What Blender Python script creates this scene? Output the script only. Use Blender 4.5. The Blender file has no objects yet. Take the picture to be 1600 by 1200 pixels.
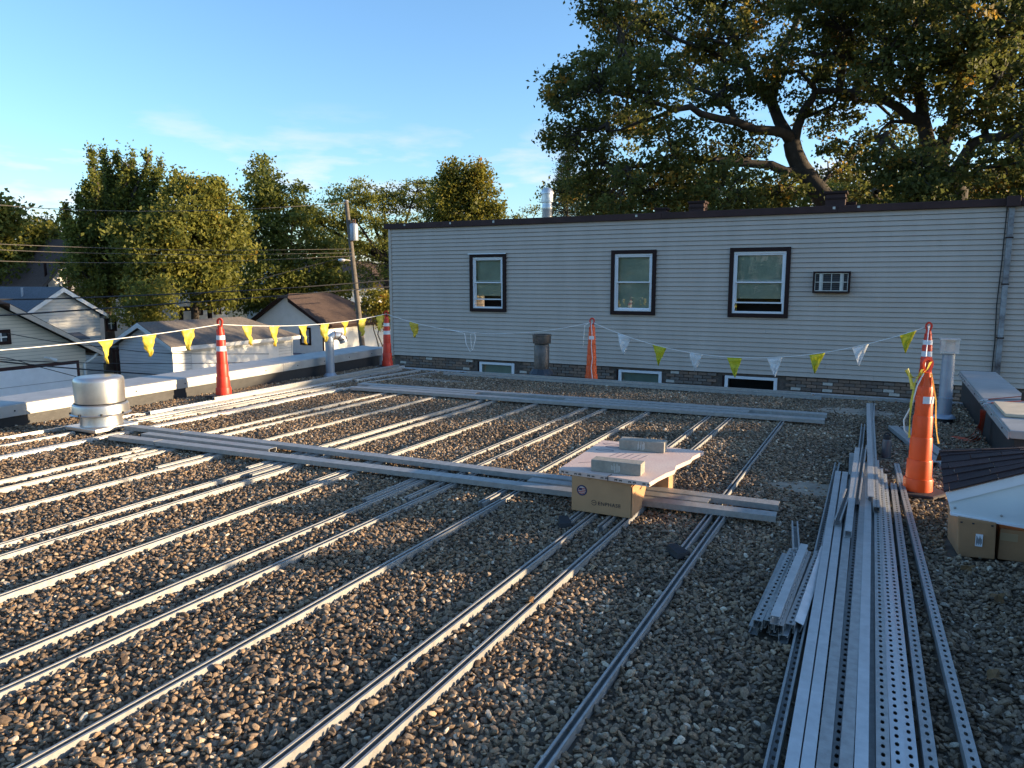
import bpy, bmesh, math, random
import numpy as np
from mathutils import Vector, Matrix
R = math.radians
random.seed(7)
rng = np.random.default_rng(11)
SC = bpy.context.scene
C = SC.collection
PI = math.pi

# ------------------------------------------------------------------ camera
CAM_H, YAW, PITCH, FPX = 1.65, R(26.54), R(8.02), 1150.0
cam_d = bpy.data.cameras.new('camera'); cam = bpy.data.objects.new('camera', cam_d); C.objects.link(cam)
cam.location = (0, 0, CAM_H); cam.rotation_euler = (PI/2-PITCH, 0, YAW)
cam_d.sensor_width = 36; cam_d.lens = 36*FPX/1600; cam_d.clip_start = .05; cam_d.clip_end = 3000
SC.camera = cam
SC.render.resolution_x = 1024; SC.render.resolution_y = 768

# ------------------------------------------------------------------ sky, sun, exposure
SUN_EL, SUN_AZ = R(9), R(24)                      # azimuth from +X towards +Y
sdir = Vector((math.cos(SUN_AZ)*math.cos(SUN_EL), math.sin(SUN_AZ)*math.cos(SUN_EL), math.sin(SUN_EL)))
W = bpy.data.worlds.new('World'); SC.world = W; W.use_nodes = True
nt = W.node_tree; nt.nodes.clear()
out = nt.nodes.new('ShaderNodeOutputWorld'); bg = nt.nodes.new('ShaderNodeBackground')
sky = nt.nodes.new('ShaderNodeTexSky'); sky.sky_type = 'NISHITA'; sky.sun_disc = False
sky.sun_elevation = SUN_EL; sky.sun_rotation = PI/2-SUN_AZ
sky.air_density = 1.0; sky.dust_density = .9; sky.ozone_density = 3.4; sky.altitude = 200
bg.inputs[1].default_value = .15
tc = nt.nodes.new('ShaderNodeTexCoord'); sp = nt.nodes.new('ShaderNodeSeparateXYZ')
nt.links.new(tc.outputs['Generated'], sp.inputs[0])
mp = nt.nodes.new('ShaderNodeMapping'); mp.inputs['Scale'].default_value = (3.6, 3.6, 16); mp.inputs['Location'].default_value = (1.7, 5.2, 2.4)
nt.links.new(tc.outputs['Generated'], mp.inputs[0])
nz = nt.nodes.new('ShaderNodeTexNoise'); nz.inputs['Scale'].default_value = 1.5; nz.inputs['Detail'].default_value = 7; nz.inputs['Roughness'].default_value = .55
nt.links.new(mp.outputs[0], nz.inputs['Vector'])
cr = nt.nodes.new('ShaderNodeValToRGB'); cr.color_ramp.elements[0].position = .52; cr.color_ramp.elements[1].position = .66
nt.links.new(nz.outputs[0], cr.inputs[0])
band = nt.nodes.new('ShaderNodeMapRange'); band.inputs[1].default_value = .22; band.inputs[2].default_value = .09; band.inputs[3].default_value = 0; band.inputs[4].default_value = .8
nt.links.new(sp.outputs[2], band.inputs[0])
mul = nt.nodes.new('ShaderNodeMath'); mul.operation = 'MULTIPLY'
nt.links.new(cr.outputs[0], mul.inputs[0]); nt.links.new(band.outputs[0], mul.inputs[1])
mx = nt.nodes.new('ShaderNodeMix'); mx.data_type = 'RGBA'
mx.inputs[7].default_value = (2.9, 2.6, 2.9, 1)
nt.links.new(mul.outputs[0], mx.inputs[0]); nt.links.new(sky.outputs[0], mx.inputs[6])
nt.links.new(mx.outputs[2], bg.inputs[0]); nt.links.new(bg.outputs[0], out.inputs[0])
sl = bpy.data.lights.new('sun', 'SUN'); sl.energy = 4.3; sl.angle = R(.6); sl.color = (1, .75, .46)
so = bpy.data.objects.new('sun', sl); C.objects.link(so); so.location = sdir*60
so.rotation_euler = sdir.to_track_quat('Z', 'Y').to_euler()
vs = SC.view_settings; vs.view_transform = 'Standard'; vs.look = 'None'; vs.exposure = 1.47; vs.gamma = 1; vs.use_curve_mapping = False

# ------------------------------------------------------------------ picture rays (used to survey positions)
_fw = Vector((-math.sin(YAW)*math.cos(PITCH), math.cos(YAW)*math.cos(PITCH), -math.sin(PITCH)))
_rt = Vector((math.cos(YAW), math.sin(YAW), 0)); _up = _rt.cross(_fw)
def ray(x, y): return _fw + _rt*((x-800)/FPX) - _up*((y-600)/FPX)
def at(x, y, D):                                     # a point D metres away (level distance)
    d = ray(x, y); t = D/math.hypot(d.x, d.y); return Vector((d.x*t, d.y*t, CAM_H+d.z*t))

# ------------------------------------------------------------------ materials
MATS = {}
def mat(name, col, rough=.6, metal=0., var=.12, scale=8., bump=0., bscale=60., spec=.5, col2=None, trans=0., stretch=None):
    if name in MATS: return MATS[name]
    m = bpy.data.materials.new(name); m.use_nodes = True; n = m.node_tree; b = n.nodes['Principled BSDF']
    b.inputs['Roughness'].default_value = rough; b.inputs['Metallic'].default_value = metal
    b.inputs['Specular IOR Level'].default_value = spec
    t = n.nodes.new('ShaderNodeTexCoord'); z = n.nodes.new('ShaderNodeTexNoise')
    z.inputs['Scale'].default_value = scale; z.inputs['Detail'].default_value = 6; z.inputs['Roughness'].default_value = .65
    if stretch:
        mpn = n.nodes.new('ShaderNodeMapping'); mpn.inputs['Scale'].default_value = stretch; n.links.new(t.outputs['Object'], mpn.inputs[0]); n.links.new(mpn.outputs[0], z.inputs['Vector'])
    else: n.links.new(t.outputs['Object'], z.inputs['Vector'])
    r = n.nodes.new('ShaderNodeValToRGB'); r.color_ramp.elements[0].position = .3; r.color_ramp.elements[1].position = .7
    c2 = col2 if col2 else tuple(min(1, c*(1+var)) for c in col)
    c1 = col if col2 else tuple(c*(1-var) for c in col)
    r.color_ramp.elements[0].color = (*c1, 1); r.color_ramp.elements[1].color = (*c2, 1)
    n.links.new(z.outputs[0], r.inputs[0]); n.links.new(r.outputs[0], b.inputs['Base Color'])
    if bump:
        z2 = n.nodes.new('ShaderNodeTexNoise'); z2.inputs['Scale'].default_value = bscale; z2.inputs['Detail'].default_value = 5
        n.links.new(t.outputs['Object'], z2.inputs['Vector'])
        bp = n.nodes.new('ShaderNodeBump'); bp.inputs['Strength'].default_value = bump; bp.inputs['Distance'].default_value = .01
        n.links.new(z2.outputs[0], bp.inputs['Height']); n.links.new(bp.outputs[0], b.inputs['Normal'])
    if trans:
        tr = n.nodes.new('ShaderNodeBsdfTranslucent'); n.links.new(r.outputs[0], tr.inputs[0])
        ms = n.nodes.new('ShaderNodeMixShader'); ms.inputs[0].default_value = trans
        n.links.new(b.outputs[0], ms.inputs[1]); n.links.new(tr.outputs[0], ms.inputs[2]); n.links.new(ms.outputs[0], n.nodes['Material Output'].inputs[0])
    MATS[name] = m; return m
def see_through(name, col, alpha, rough=.3, ior=1.45):
    m = bpy.data.materials.new(name); m.use_nodes = True; n = m.node_tree; b = n.nodes['Principled BSDF']
    b.inputs['Base Color'].default_value = (*col, 1); b.inputs['Roughness'].default_value = rough; b.inputs['Alpha'].default_value = alpha
    MATS[name] = m; return m
def glass_mat():
    m = bpy.data.materials.new('window_glass'); m.use_nodes = True; n = m.node_tree; n.nodes.remove(n.nodes['Principled BSDF'])
    fr = n.nodes.new('ShaderNodeFresnel'); fr.inputs[0].default_value = 1.6
    gl = n.nodes.new('ShaderNodeBsdfGlossy'); gl.inputs['Roughness'].default_value = .015; gl.inputs[0].default_value = (.85, .9, .9, 1)
    tr = n.nodes.new('ShaderNodeBsdfTransparent'); tr.inputs[0].default_value = (.80, .88, .84, 1)
    ms = n.nodes.new('ShaderNodeMixShader'); n.links.new(fr.outputs[0], ms.inputs[0]); n.links.new(tr.outputs[0], ms.inputs[1]); n.links.new(gl.outputs[0], ms.inputs[2])
    z = n.nodes.new('ShaderNodeTexNoise'); z.inputs['Scale'].default_value = 2.2; bp = n.nodes.new('ShaderNodeBump'); bp.inputs['Strength'].default_value = .12; bp.inputs['Distance'].default_value = .01
    n.links.new(z.outputs[0], bp.inputs['Height']); n.links.new(bp.outputs[0], gl.inputs['Normal'])
    n.links.new(ms.outputs[0], n.nodes['Material Output'].inputs[0]); MATS['glass'] = m; return m
GALV = mat('galvanised_steel', (.29, .285, .27), .52, .45, scale=22, col2=(.42, .415, .40), bump=.08, bscale=300)
GALV2 = mat('bright_galvanised_steel', (.52, .53, .53), .38, .65, scale=14, col2=(.66, .67, .67), bump=.06, bscale=240)
ALU = mat('spun_aluminium', (.44, .425, .405), .36, .85, scale=5, col2=(.58, .565, .54), bump=.05, bscale=80)
COPING = mat('coping_metal', (.33, .33, .32), .5, .4, scale=4, col2=(.44, .44, .43), bump=.05, bscale=40)
MEMB = mat('black_roof_membrane', (.022, .022, .024), .5, 0, .4, 3, bump=.25, bscale=14)
ORANGE = mat('orange_cone_plastic', (.82, .10, .012), .45, 0, .10, 6, trans=.12)
RED = mat('red_cone_plastic', (.70, .045, .018), .45, 0, .12, 6, trans=.12)
WHITEB = mat('white_reflective_band', (.72, .72, .74), .4, 0, .08, 20)
RUBBER = mat('dark_rubber', (.035, .022, .022), .75, 0, .3, 9, bump=.2)
BLACKR = mat('black_rubber', (.012, .012, .014), .7, 0, .3, 9)
ROPE = mat('white_rope', (.75, .74, .72), .8, 0, .1, 60)
YEL = mat('yellow_pennant_plastic', (.80, .66, .10), .45, 0, .12, 12, trans=.45)
YELG = mat('lime_pennant_plastic', (.66, .63, .04), .45, 0, .12, 12, trans=.4)
CLEARP = see_through('clear_pennant_plastic', (.75, .78, .80), .55)
SIDING = mat('grey_vinyl_siding', (.44, .37, .315), .6, 0, scale=1.4, col2=(.52, .44, .38), bump=.05, bscale=90, stretch=(1.6, 1.6, .35))
BROWN = mat('dark_brown_trim', (.030, .016, .015), .65, 0, .2, 6, bump=.04, spec=.15)
BROWN2 = mat('brown_fascia_metal', (.052, .027, .026), .6, 0, .25, 2, spec=.2)
VINYL = mat('white_vinyl', (.74, .75, .78), .4, 0, .04, 5)
BLIND = mat('grey_green_blind', (.52, .55, .49), .8, 0, .15, 3)
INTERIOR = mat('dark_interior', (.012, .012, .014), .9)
MORTAR = mat('mortar', (.20, .185, .17), .95, 0, .2, 20, bump=.3)
BRK = [mat('brick_'+str(i), c, .9, 0, .25, 25, bump=.35, bscale=120) for i, c in enumerate([(.20, .135, .10), (.145, .11, .092), (.25, .165, .12), (.18, .15, .13), (.50, .46, .41)])]
BRKN = ['dark', 'umber', 'russet', 'grey', 'pale']
CARD = mat('cardboard', (.46, .255, .125), .85, 0, .07, 9, bump=.05, bscale=50)
CARD2 = mat('brown_cardboard', (.36, .19, .09), .85, 0, .1, 9, bump=.08, bscale=40)
INK = mat('black_ink', (.03, .028, .03), .8)
FOAM = mat('pink_foam_board', (.62, .43, .36), .85, 0, scale=5, col2=(.68, .53, .44), bump=.15, bscale=60)
FOAME = mat('foam_board_edge', (.62, .52, .55), .9, 0, .12, 40, bump=.2)
BLOCK = mat('concrete_block', (.30, .275, .23), .95, 0, .16, 30, bump=.4, bscale=120)
CHALK = mat('white_scuff', (.55, .54, .50), .95)
SHING = [mat('brown_shingle_'+n_, c, .95, 0, .3, 60, bump=.5, bscale=260) for n_, c in (('a', (.040, .021, .021)), ('b', (.052, .028, .027)), ('c', (.033, .019, .02)))]
WPAINT = mat('white_painted_panel', (.66, .70, .71), .5, 0, .04, 4, bump=.03)
GREYP = mat('grey_painted_pipe', (.30, .34, .40), .4, .3, .1, 6)
FLUE = mat('weathered_flue', (.10, .09, .085), .45, .6, .5, 7, bump=.1)
BOTTLE = mat('grey_bottle_coat', (.085, .085, .095), .4, .1, .1, 8)
STRAP = mat('orange_strap', (.45, .075, .03), .8, 0, .2, 30)
WOOD = mat('pale_plywood', (.52, .44, .32), .8, 0, .15, 7)
ROOFBASE = mat('roof_grit', (.17, .135, .10), .95, 0, .4, 5, bump=.6, bscale=70)
DUST = mat('dusty_grit', (.30, .24, .18), .95, 0, .3, 9, bump=.6, bscale=140)
GLASS = glass_mat()

# ------------------------------------------------------------------ mesh helpers
WL = {}
class MB:
    def __init__(s): s.v = []; s.f = []; s.m = []
    def add(s, vs, fs, mi=0):
        o = len(s.v); s.v += [tuple(p) for p in vs]; s.f += [tuple(i+o for i in f) for f in fs]; s.m += [mi]*len(fs); return s
    def box(s, x0, x1, y0, y1, z0, z1, mi=0, M=None):
        vs = [Vector((x, y, z)) for z in (z0, z1) for y in (y0, y1) for x in (x0, x1)]
        if M: vs = [M@p for p in vs]
        return s.add(vs, [(0, 2, 3, 1), (4, 5, 7, 6), (0, 1, 5, 4), (2, 6, 7, 3), (0, 4, 6, 2), (1, 3, 7, 5)], mi)
    def hexa(s, p, mi=0):                            # 8 corners, bottom 4 then top 4, both counter-clockwise
        return s.add(p, [(3, 2, 1, 0), (4, 5, 6, 7), (0, 1, 5, 4), (1, 2, 6, 5), (2, 3, 7, 6), (3, 0, 4, 7)], mi)
    def tube(s, pts, rad, n=6, mi=0, cap=True):
        pts = [Vector(p) for p in pts]; k = len(pts)
        rad = rad if isinstance(rad, (list, tuple)) else [rad]*k
        vs = []; ref = None
        for i, p in enumerate(pts):
            d = (pts[min(i+1, k-1)]-pts[max(i-1, 0)])
            d = d.normalized() if d.length > 1e-9 else Vector((0, 0, 1))
            if ref is None: ref = Vector((1, 0, 0)) if abs(d.x) < .8 else Vector((0, 1, 0))
            a = (ref - d*ref.dot(d)).normalized(); ref = a; b = d.cross(a)
            for j in range(n):
                t = 2*PI*j/n; vs.append(p+(a*math.cos(t)+b*math.sin(t))*rad[i])
        fs = [(i*n+j, i*n+(j+1) % n, (i+1)*n+(j+1) % n, (i+1)*n+j) for i in range(k-1) for j in range(n)]
        if cap: fs += [tuple(range(n-1, -1, -1)), tuple(range((k-1)*n, k*n))]
        return s.add(vs, fs, mi)
    def lathe(s, prof, n=28, c=(0, 0, 0), mi=0):
        vs = []; fs = []; c = Vector(c)
        for r, z in prof:
            for j in range(n): t = 2*PI*(j+.5)/n; vs.append(c+Vector((r*math.cos(t), r*math.sin(t), z)))
        k = len(prof)
        fs = [(i*n+j, i*n+(j+1) % n, (i+1)*n+(j+1) % n, (i+1)*n+j) for i in range(k-1) for j in range(n)]
        fs += [tuple(range(n-1, -1, -1)), tuple(range((k-1)*n, k*n))]
        return s.add(vs, fs, mi)
    def build(s, name, mats, parent=None, smooth=False, bevel=0, loc=None, local=False):
        me = bpy.data.meshes.new(name); off = Vector((0, 0, 0))
        if parent is not None and not local: off = WL.get(parent.name, Vector((0, 0, 0)))
        if loc is not None and parent is None and not local: off = Vector(loc)
        me.from_pydata([tuple(Vector(p)-off) for p in s.v], [], s.f)
        mats = mats if isinstance(mats, (list, tuple)) else [mats]
        for m in mats: me.materials.append(m)
        if len(mats) > 1: me.polygons.foreach_set('material_index', s.m)
        if smooth: me.shade_smooth() if smooth is True else None
        o = bpy.data.objects.new(name, me); C.objects.link(o)
        if parent is not None: o.parent = parent; WL[o.name] = WL.get(parent.name, Vector((0, 0, 0)))
        else:
            if loc is not None: o.location = loc
            WL[o.name] = Vector(loc) if loc is not None else Vector((0, 0, 0))
        if smooth == 'angle':
            me.shade_smooth(); me.set_sharp_from_angle(angle=R(38))
        if bevel:
            b = o.modifiers.new('bevel', 'BEVEL'); b.width = bevel; b.segments = 2; b.limit_method = 'ANGLE'
        return o
def tag(o, label=None, cat=None, group=None, kind=None):
    if label: o['label'] = label
    if cat: o['category'] = cat
    if group: o['group'] = group
    if kind: o['kind'] = kind
    return o
def thing(name, label, cat, loc, group=None):
    o = bpy.data.objects.new(name, None); C.objects.link(o); o.location = loc; o.empty_display_size = .1
    WL[o.name] = Vector(loc); return tag(o, label, cat, group)
ORD = ['first', 'second', 'third', 'fourth', 'fifth', 'sixth', 'seventh', 'eighth', 'ninth', 'tenth', 'eleventh', 'twelfth', 'thirteenth', 'fourteenth', 'fifteenth']

# ================================================================== SETTING
GZ = -3.3
tag(MB().add([(-900, -300, GZ), (900, -300, GZ), (900, 1500, GZ), (-900, 1500, GZ)], [(0, 1, 2, 3)]).build('ground', mat('grass_and_dirt', (.035, .042, .016), .95, 0, .4, .8, bump=.5, bscale=5, col2=(.07, .07, .03))), kind='structure')
tag(MB().add([(-23.6, -60, GZ+.006), (-17.6, -60, GZ+.006), (-17.6, 160, GZ+.006), (-23.6, 160, GZ+.006)], [(0, 1, 2, 3)]).build('alley_road', mat('asphalt', (.06, .058, .056), .95, 0, .3, 2, bump=.3)), kind='structure')
# our flat roof
tag(MB().box(-9.1, 1.5, -9, 11.45, -.25, -.012).build('flat_roof', ROOFBASE), kind='structure')
MB_ = MB().box(-9.05, 1.45, -8.95, 11.40, GZ, -.252)
tag(MB_.build('roof_building', mat('dark_brick_wall', (.09, .065, .05), .9, 0, .3, 12, bump=.4)), 'brick building under the gravel roof we stand on', 'building')
for (px, py, rx, ry) in ((-.35, 6.15, .42, .22), (-.05, 5.75, .25, .16), (-.25, 10.1, .55, .35), (-6.6, 10.25, .8, .22)):
    vs = [(px+rx*math.cos(2*PI*k/28)*(1+.16*math.sin(3*k)), py+ry*math.sin(2*PI*k/28)*(1+.2*math.cos(2.3*k)), .006) for k in range(28)]
    tag(MB().add(vs, [tuple(range(28))]).build('bare_patch', DUST), kind='structure')

# left parapet
pl = thing('parapet_wall', 'low black membrane parapet with pale metal coping along the left roof edge', 'parapet', (-8.9, 4, 0))
MB().hexa([Vector(q) for q in [(-9.06, -9, -.3), (-8.70, -9, -.3), (-8.70, 11.62, -.3), (-9.06, 11.62, -.3), (-9.06, -9, .02), (-8.70, -9, .02), (-8.70, 11.62, .21), (-9.06, 11.62, .21)]]).build('membrane_face', MEMB, pl)
ys = [-9, -3.2, -.15, 2.9, 5.95, 9.0, 11.68]
for a, b in zip(ys, ys[1:]):
    m = MB(); z0 = .022+.0105*(a-4); z1 = .022+.0105*(b-4)
    prof = lambda y, dz: [(-9.14, y, .10+dz), (-8.665, y, .10+dz), (-8.665, y, .232+dz), (-8.69, y, .242+dz), (-9.14, y, .272+dz)]
    p0 = prof(a+.002, z0); p1 = prof(b-.002, z1)
    m.add(p0+p1, [(0, 1, 6, 5), (1, 2, 7, 6), (2, 3, 8, 7), (3, 4, 9, 8), (4, 0, 5, 9), (4, 3, 2, 1, 0), (5, 6, 7, 8, 9)])
    o = m.build('coping', COPING, pl, bevel=.004)
    
    for k in range(4):
        y = a+(b-a)*(k+.5)/4
        MB().lathe([(.009, 0), (.009, .004), (.004, .007)], 8).build('screw_head', BLACKR, o, local=True)
        s = C.objects[-1]; s.matrix_local = Matrix.Translation(Vector((-8.665, y, .185+.0105*(y-4)))-WL[pl.name])@Matrix.Rotation(PI/2, 4, 'Y')
MB().box(-9.12, -8.67, 11.685, 11.70, -.3, .36).build('end_cap', VINYL, pl)
# right parapet
pr_ = thing('parapet_wall', 'black membrane parapet with wide grey metal coping at the right roof edge', 'parapet', (1.25, 10, 0))
MB().box(1.07, 1.42, 7.32, 11.86, -.3, .34).build('membrane_face', MEMB, pr_)
for a, b in ((10.95, 11.92), (7.28, 10.945)):
    m = MB().box(1.03, 1.46, a, b, .335, .405); o = m.build('coping', COPING, pr_, bevel=.006)
    MB().box(1.022, 1.0295, a+.02, b-.02, .325, .385).build('drip_edge', GALV2, pr_)
    for k in range(5):
        MB().lathe([(.009, 0), (.009, .004), (.004, .007)], 8).build('screw_head', BLACKR, o, local=True)
        C.objects[-1].matrix_local = Matrix.Translation(Vector((1.0225, a+(b-a)*(k+.5)/5, .36))-WL[pr_.name])@Matrix.Rotation(-PI/2, 4, 'Y')
pn = thing('parapet_wall', 'near run of the right parapet behind the shingled gable piece', 'parapet', (1.25, 2, 0))
MB().box(1.07, 1.42, -9, 6.0, -.3, .34).build('membrane_face', MEMB, pn)
MB().box(1.03, 1.46, -9, 6.02, .342, .405).build('coping', COPING, pn, bevel=.006)
tag(MB().box(1.08, 1.72, 7.98, 8.78, .409, .437).build('plywood_board', WOOD, bevel=.003), 'pale plywood board lying on the right parapet coping in the sun', 'board')
# far roof edge
fe = thing('roof_edge_flashing', 'thin grey metal flashing along the far roof edge before the gap', 'flashing', (-3.8, 11.45, 0))
for a, b in zip((-8.64, -5.6, -2.55, 0.45), (-5.605, -2.555, .445, 1.06)):
    MB().box(a, b, 11.36, 11.52, -.2, .018).build('flashing', COPING, fe, bevel=.006)
    
# ================================================================== GREY BUILDING
WY = 16.5; ZB, ZT = -.37, 3.0
gb = thing('grey_building', 'long two storey building with grey lap siding above dark brick', 'building', (-1, WY, GZ))
XL, XR = -11.93, 10.5
wins = [(-9.43, -8.40, .86, 2.31), (-5.66, -4.60, .86, 2.335), (-2.985, -1.75, .86, 2.34)]   # outer trim, x0 x1 z0 z1
lows = [(-9.2, -8.2, -2.0, -.43), (-5.45, -4.42, -2.0, -.43), (-3.0, -1.9, -2.0, -.43)]
# backing shell behind the boards, with openings left for the windows
def wall_with_holes(mb, x0, x1, z0, z1, y0, y1, holes):
    xs = sorted({x0, x1, *[h[0] for h in holes], *[h[1] for h in holes]}); zs = sorted({z0, z1, *[h[2] for h in holes], *[h[3] for h in holes]})
    for a, b in zip(xs, xs[1:]):
        for c, d in zip(zs, zs[1:]):
            if any(h[0] <= a and b <= h[1] and h[2] <= c and d <= h[3] for h in holes): continue
            mb.box(a, b, y0, y1, c, d)
ins = lambda w, e: (w[0]+e, w[1]-e, w[2]+e, w[3]-e)
m = MB(); wall_with_holes(m, XL+.02, XR, ZB+.01, ZT, WY+.035, WY+.2, [ins(w, .08) for w in wins]); m.build('wall', mat('groove_shade_backing', (.03, .03, .032), .9), gb)  # near-black colour puts the shade into the grooves between boards
m = MB(); wall_with_holes(m, XL+.05, XR, GZ, ZB+.005, WY+.075, WY+.25, [(a, b, c, d) for a, b, c, d in lows]); m.build('brick_backing', mat('mortar_and_far_brick', (.12, .095, .08), .95, 0, .4, 14, bump=.4), gb)
MB().box(XL+.05, XL+.25, WY+.25, WY+8, GZ, ZT).build('end_wall', SIDING, gb)
MB().box(XL+.1, XR, WY+.3, WY+8, ZT-.25, ZT-.05).build('roof_deck', MEMB, gb)
NB = 34; bh = (ZT-ZB)/NB
for k in range(NB):
    z0 = ZB+k*bh; z1 = z0+bh
    cuts = [XL+.07]+[x for w in wins if z0 > w[2] and z1 < w[3] for x in (w[0]+.045, w[1]-.045)]+[XR]
    for a, b in zip(cuts[::2], cuts[1::2]):
        seams = [x for x in np.arange(XL+.9+(k*1.37) % 3.6, XR, 3.66) if a+.25 < x < b-.25]
        pts = [a]+list(seams)+[b]
        for p, q in zip(pts, pts[1:]):
            j = random.uniform(-.0012, .0012); q2 = q-.0015
            m = MB().add([(p, WY-.006+j, z0+.007), (q2, WY-.006+j, z0+.007), (q2, WY+.018+j, z1), (p, WY+.018+j, z1), (p, WY+.034, z0+.007), (q2, WY+.034, z0+.007), (q2, WY+.034, z1), (p, WY+.034, z1)],
                         [(0, 1, 2, 3), (4, 5, 1, 0), (3, 2, 6, 7), (1, 5, 6, 2), (4, 0, 3, 7)])
            m.build('siding_board', SIDING, gb)
MB().box(XL-.01, XL+.066, WY-.018, WY+.2, ZB-.02, ZT).build('corner_post', SIDING, gb, bevel=.004)
fa = [XL-.12, -8.2, -4.5, -.9, 2.03, 5.6, XR]
for a, b in zip(fa, fa[1:]): MB().box(a, b-.004, WY-.06, WY+.3, ZT+.002, ZT+.135+.004*(a % 2)).build('fascia', BROWN2, gb, bevel=.006)
for x in (-11.4, -10.0, -8.75, -5.1, -1.0, -.55):
    MB().box(x, x+.05, WY-.066, WY-.061, ZT+.05+random.uniform(0, .03), ZT+.115).build('worn_chip', CHALK, gb)
# bricks below the siding
sh = {}
def brick_mesh(i):
    if i not in sh:
        o = MB().box(-.096, .096, 0, .07, 0, .058).build('brick', BRK[i]); sh[i] = o.data; bpy.data.objects.remove(o)
    return sh[i]
for r in range(4):
    z = ZB-.012-.0695*(r+1); x = XL+.16+(.105 if r % 2 else 0)
    while x < 1.75:
        x += .207
        if any(w[0]-.2 < x < w[1]+.2 for w in lows): continue
        i = random.choices(range(5), (5, 5, 4, 4, 2))[0]
        o = bpy.data.objects.new('brick', brick_mesh(i)); C.objects.link(o); o.parent = gb
        o.location = Vector((x, WY+.022+random.uniform(-.003, .003), z))-WL[gb.name]
def window(par, x0, x1, z0, z1, kind):
    # outer trim, then vinyl frame, two sashes, panes and blind
    w = MB(); t = .085
    w.box(x0, x0+t, WY-.05, WY+.1, z0, z1).box(x1-t, x1, WY-.05, WY+.1, z0, z1).box(x0+t, x1-t, WY-.048, WY+.1, z1-t, z1-.001).box(x0+t, x1-t, WY-.048, WY+.1, z0+.001, z0+t)
    o = w.build('window', BROWN, par, bevel=.005)
    a, b, c, d = x0+t, x1-t, z0+t, z1-t; f = .045
    m = MB().box(a, a+f, WY-.02, WY+.1, c, d).box(b-f, b, WY-.02, WY+.1, c, d).box(a+f, b-f, WY-.019, WY+.1, d-f, d-.001).box(a+f, b-f, WY-.019, WY+.1, c+.001, c+f)
    m.build('frame', VINYL, o, bevel=.003)
    a += f; b -= f; c += f; d -= f; mid = (c+d)/2+.01; s = .03
    lift = .17 if kind == 'open' else 0
    for (e0, e1, yy) in ((mid-.015, d, WY+.0), (c+lift, mid+.02+lift*.2, WY+.035)):
        m = MB().box(a, a+s, yy, yy+.03, e0, e1).box(b-s, b, yy, yy+.03, e0, e1).box(a+s, b-s, yy+.001, yy+.03, e1-s, e1).box(a+s, b-s, yy+.001, yy+.03, e0, e0+s)
        m.build('sash', VINYL, o)
        MB().add([(a+s, yy+.012, e0+s), (b-s, yy+.012, e0+s), (b-s, yy+.012, e1-s), (a+s, yy+.012, e1-s)], [(0, 1, 2, 3)]).build('pane', GLASS, o)
    bl = {'open': c+lift+.1, 'shut': c}[kind]
    MB().box(a-.03, b+.03, WY+.12, WY+.125, bl, d+.04).build('blind', BLIND, o)
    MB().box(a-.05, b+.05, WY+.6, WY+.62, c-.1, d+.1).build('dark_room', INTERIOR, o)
    return o
window(gb, *wins[0], 'open'); window(gb, *wins[1], 'shut'); window(gb, *wins[2], 'open')
tag(MB().box(wins[0][0]-.03, wins[0][1]+.01, WY-.075, WY-.052, wins[0][3]-.012, wins[0][3]+.012).build('drip_cap', VINYL, gb))
for i, (x0, x1, z0, z1) in enumerate(lows):
    o = MB().box(x0, x0+.07, WY+.03, WY+.2, z0, z1).box(x1-.07, x1, WY+.03, WY+.2, z0, z1).box(x0+.07, x1-.07, WY+.031, WY+.2, z1-.06, z1-.001).build('window', VINYL, gb, bevel=.004)
    MB().box(x0-.055, x0-.004, WY+.04, WY+.2, z0, z1).build('jamb', BROWN, o)
    MB().add([(x0+.07, WY+.06, z0), (x1-.07, WY+.06, z0), (x1-.07, WY+.06, z1-.06), (x0+.07, WY+.06, z1-.06)], [(0, 1, 2, 3)]).build('pane', GLASS, o)
    MB().box(x0+.05, x1-.05, WY+.215, WY+.22, z0, z1-.02).build('blind', BLIND if i < 2 else INTERIOR, o)
# through-wall air conditioner
ac = thing('air_conditioner', 'small through wall air conditioner with white grille on grey siding', 'air conditioner', (-.93, WY, 1.38))
x0, x1, z0, z1 = -1.29, -.59, 1.395, 1.83
MB().box(x0, x0+.035, WY-.14, WY+.02, z0, z1).box(x1-.035, x1, WY-.14, WY+.02, z0, z1).box(x0+.035, x1-.035, WY-.139, WY+.02, z1-.035, z1-.001).box(x0+.035, x1-.035, WY-.139, WY+.02, z0+.001, z0+.035).build('sleeve', BROWN, ac, bevel=.004)
MB().box(x0+.03, x1-.03, WY-.06, WY-.05, z0+.03, z1-.03).build('coil', mat('dark_coil', (.035, .04, .05), .5, .3), ac)
g_ = MB(); a, b, c, d = x0+.037, x1-.037, z0+.037, z1-.037
for x in (a, a+.085, a+.14, (a+b)/2-.006, b-.155, b-.1, b-.016): g_.box(x, x+(.05 if x in (a+.085, b-.155) else .013), WY-.115, WY-.1, c, d)
for z in (c, (c+d)/2-.007, d-.014): g_.box(a, b, WY-.118, WY-.099, z, z+.014)
g_.build('grille', mat('dirty_white_plastic', (.55, .54, .50), .6), ac)
for k in range(9): MB().box(a+.01, b-.01, WY-.09, WY-.07, c+.01+k*(d-c-.02)/9, c+.016+k*(d-c-.02)/9).build('louver', mat('grey_louver', (.12, .12, .13), .5), ac)
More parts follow.
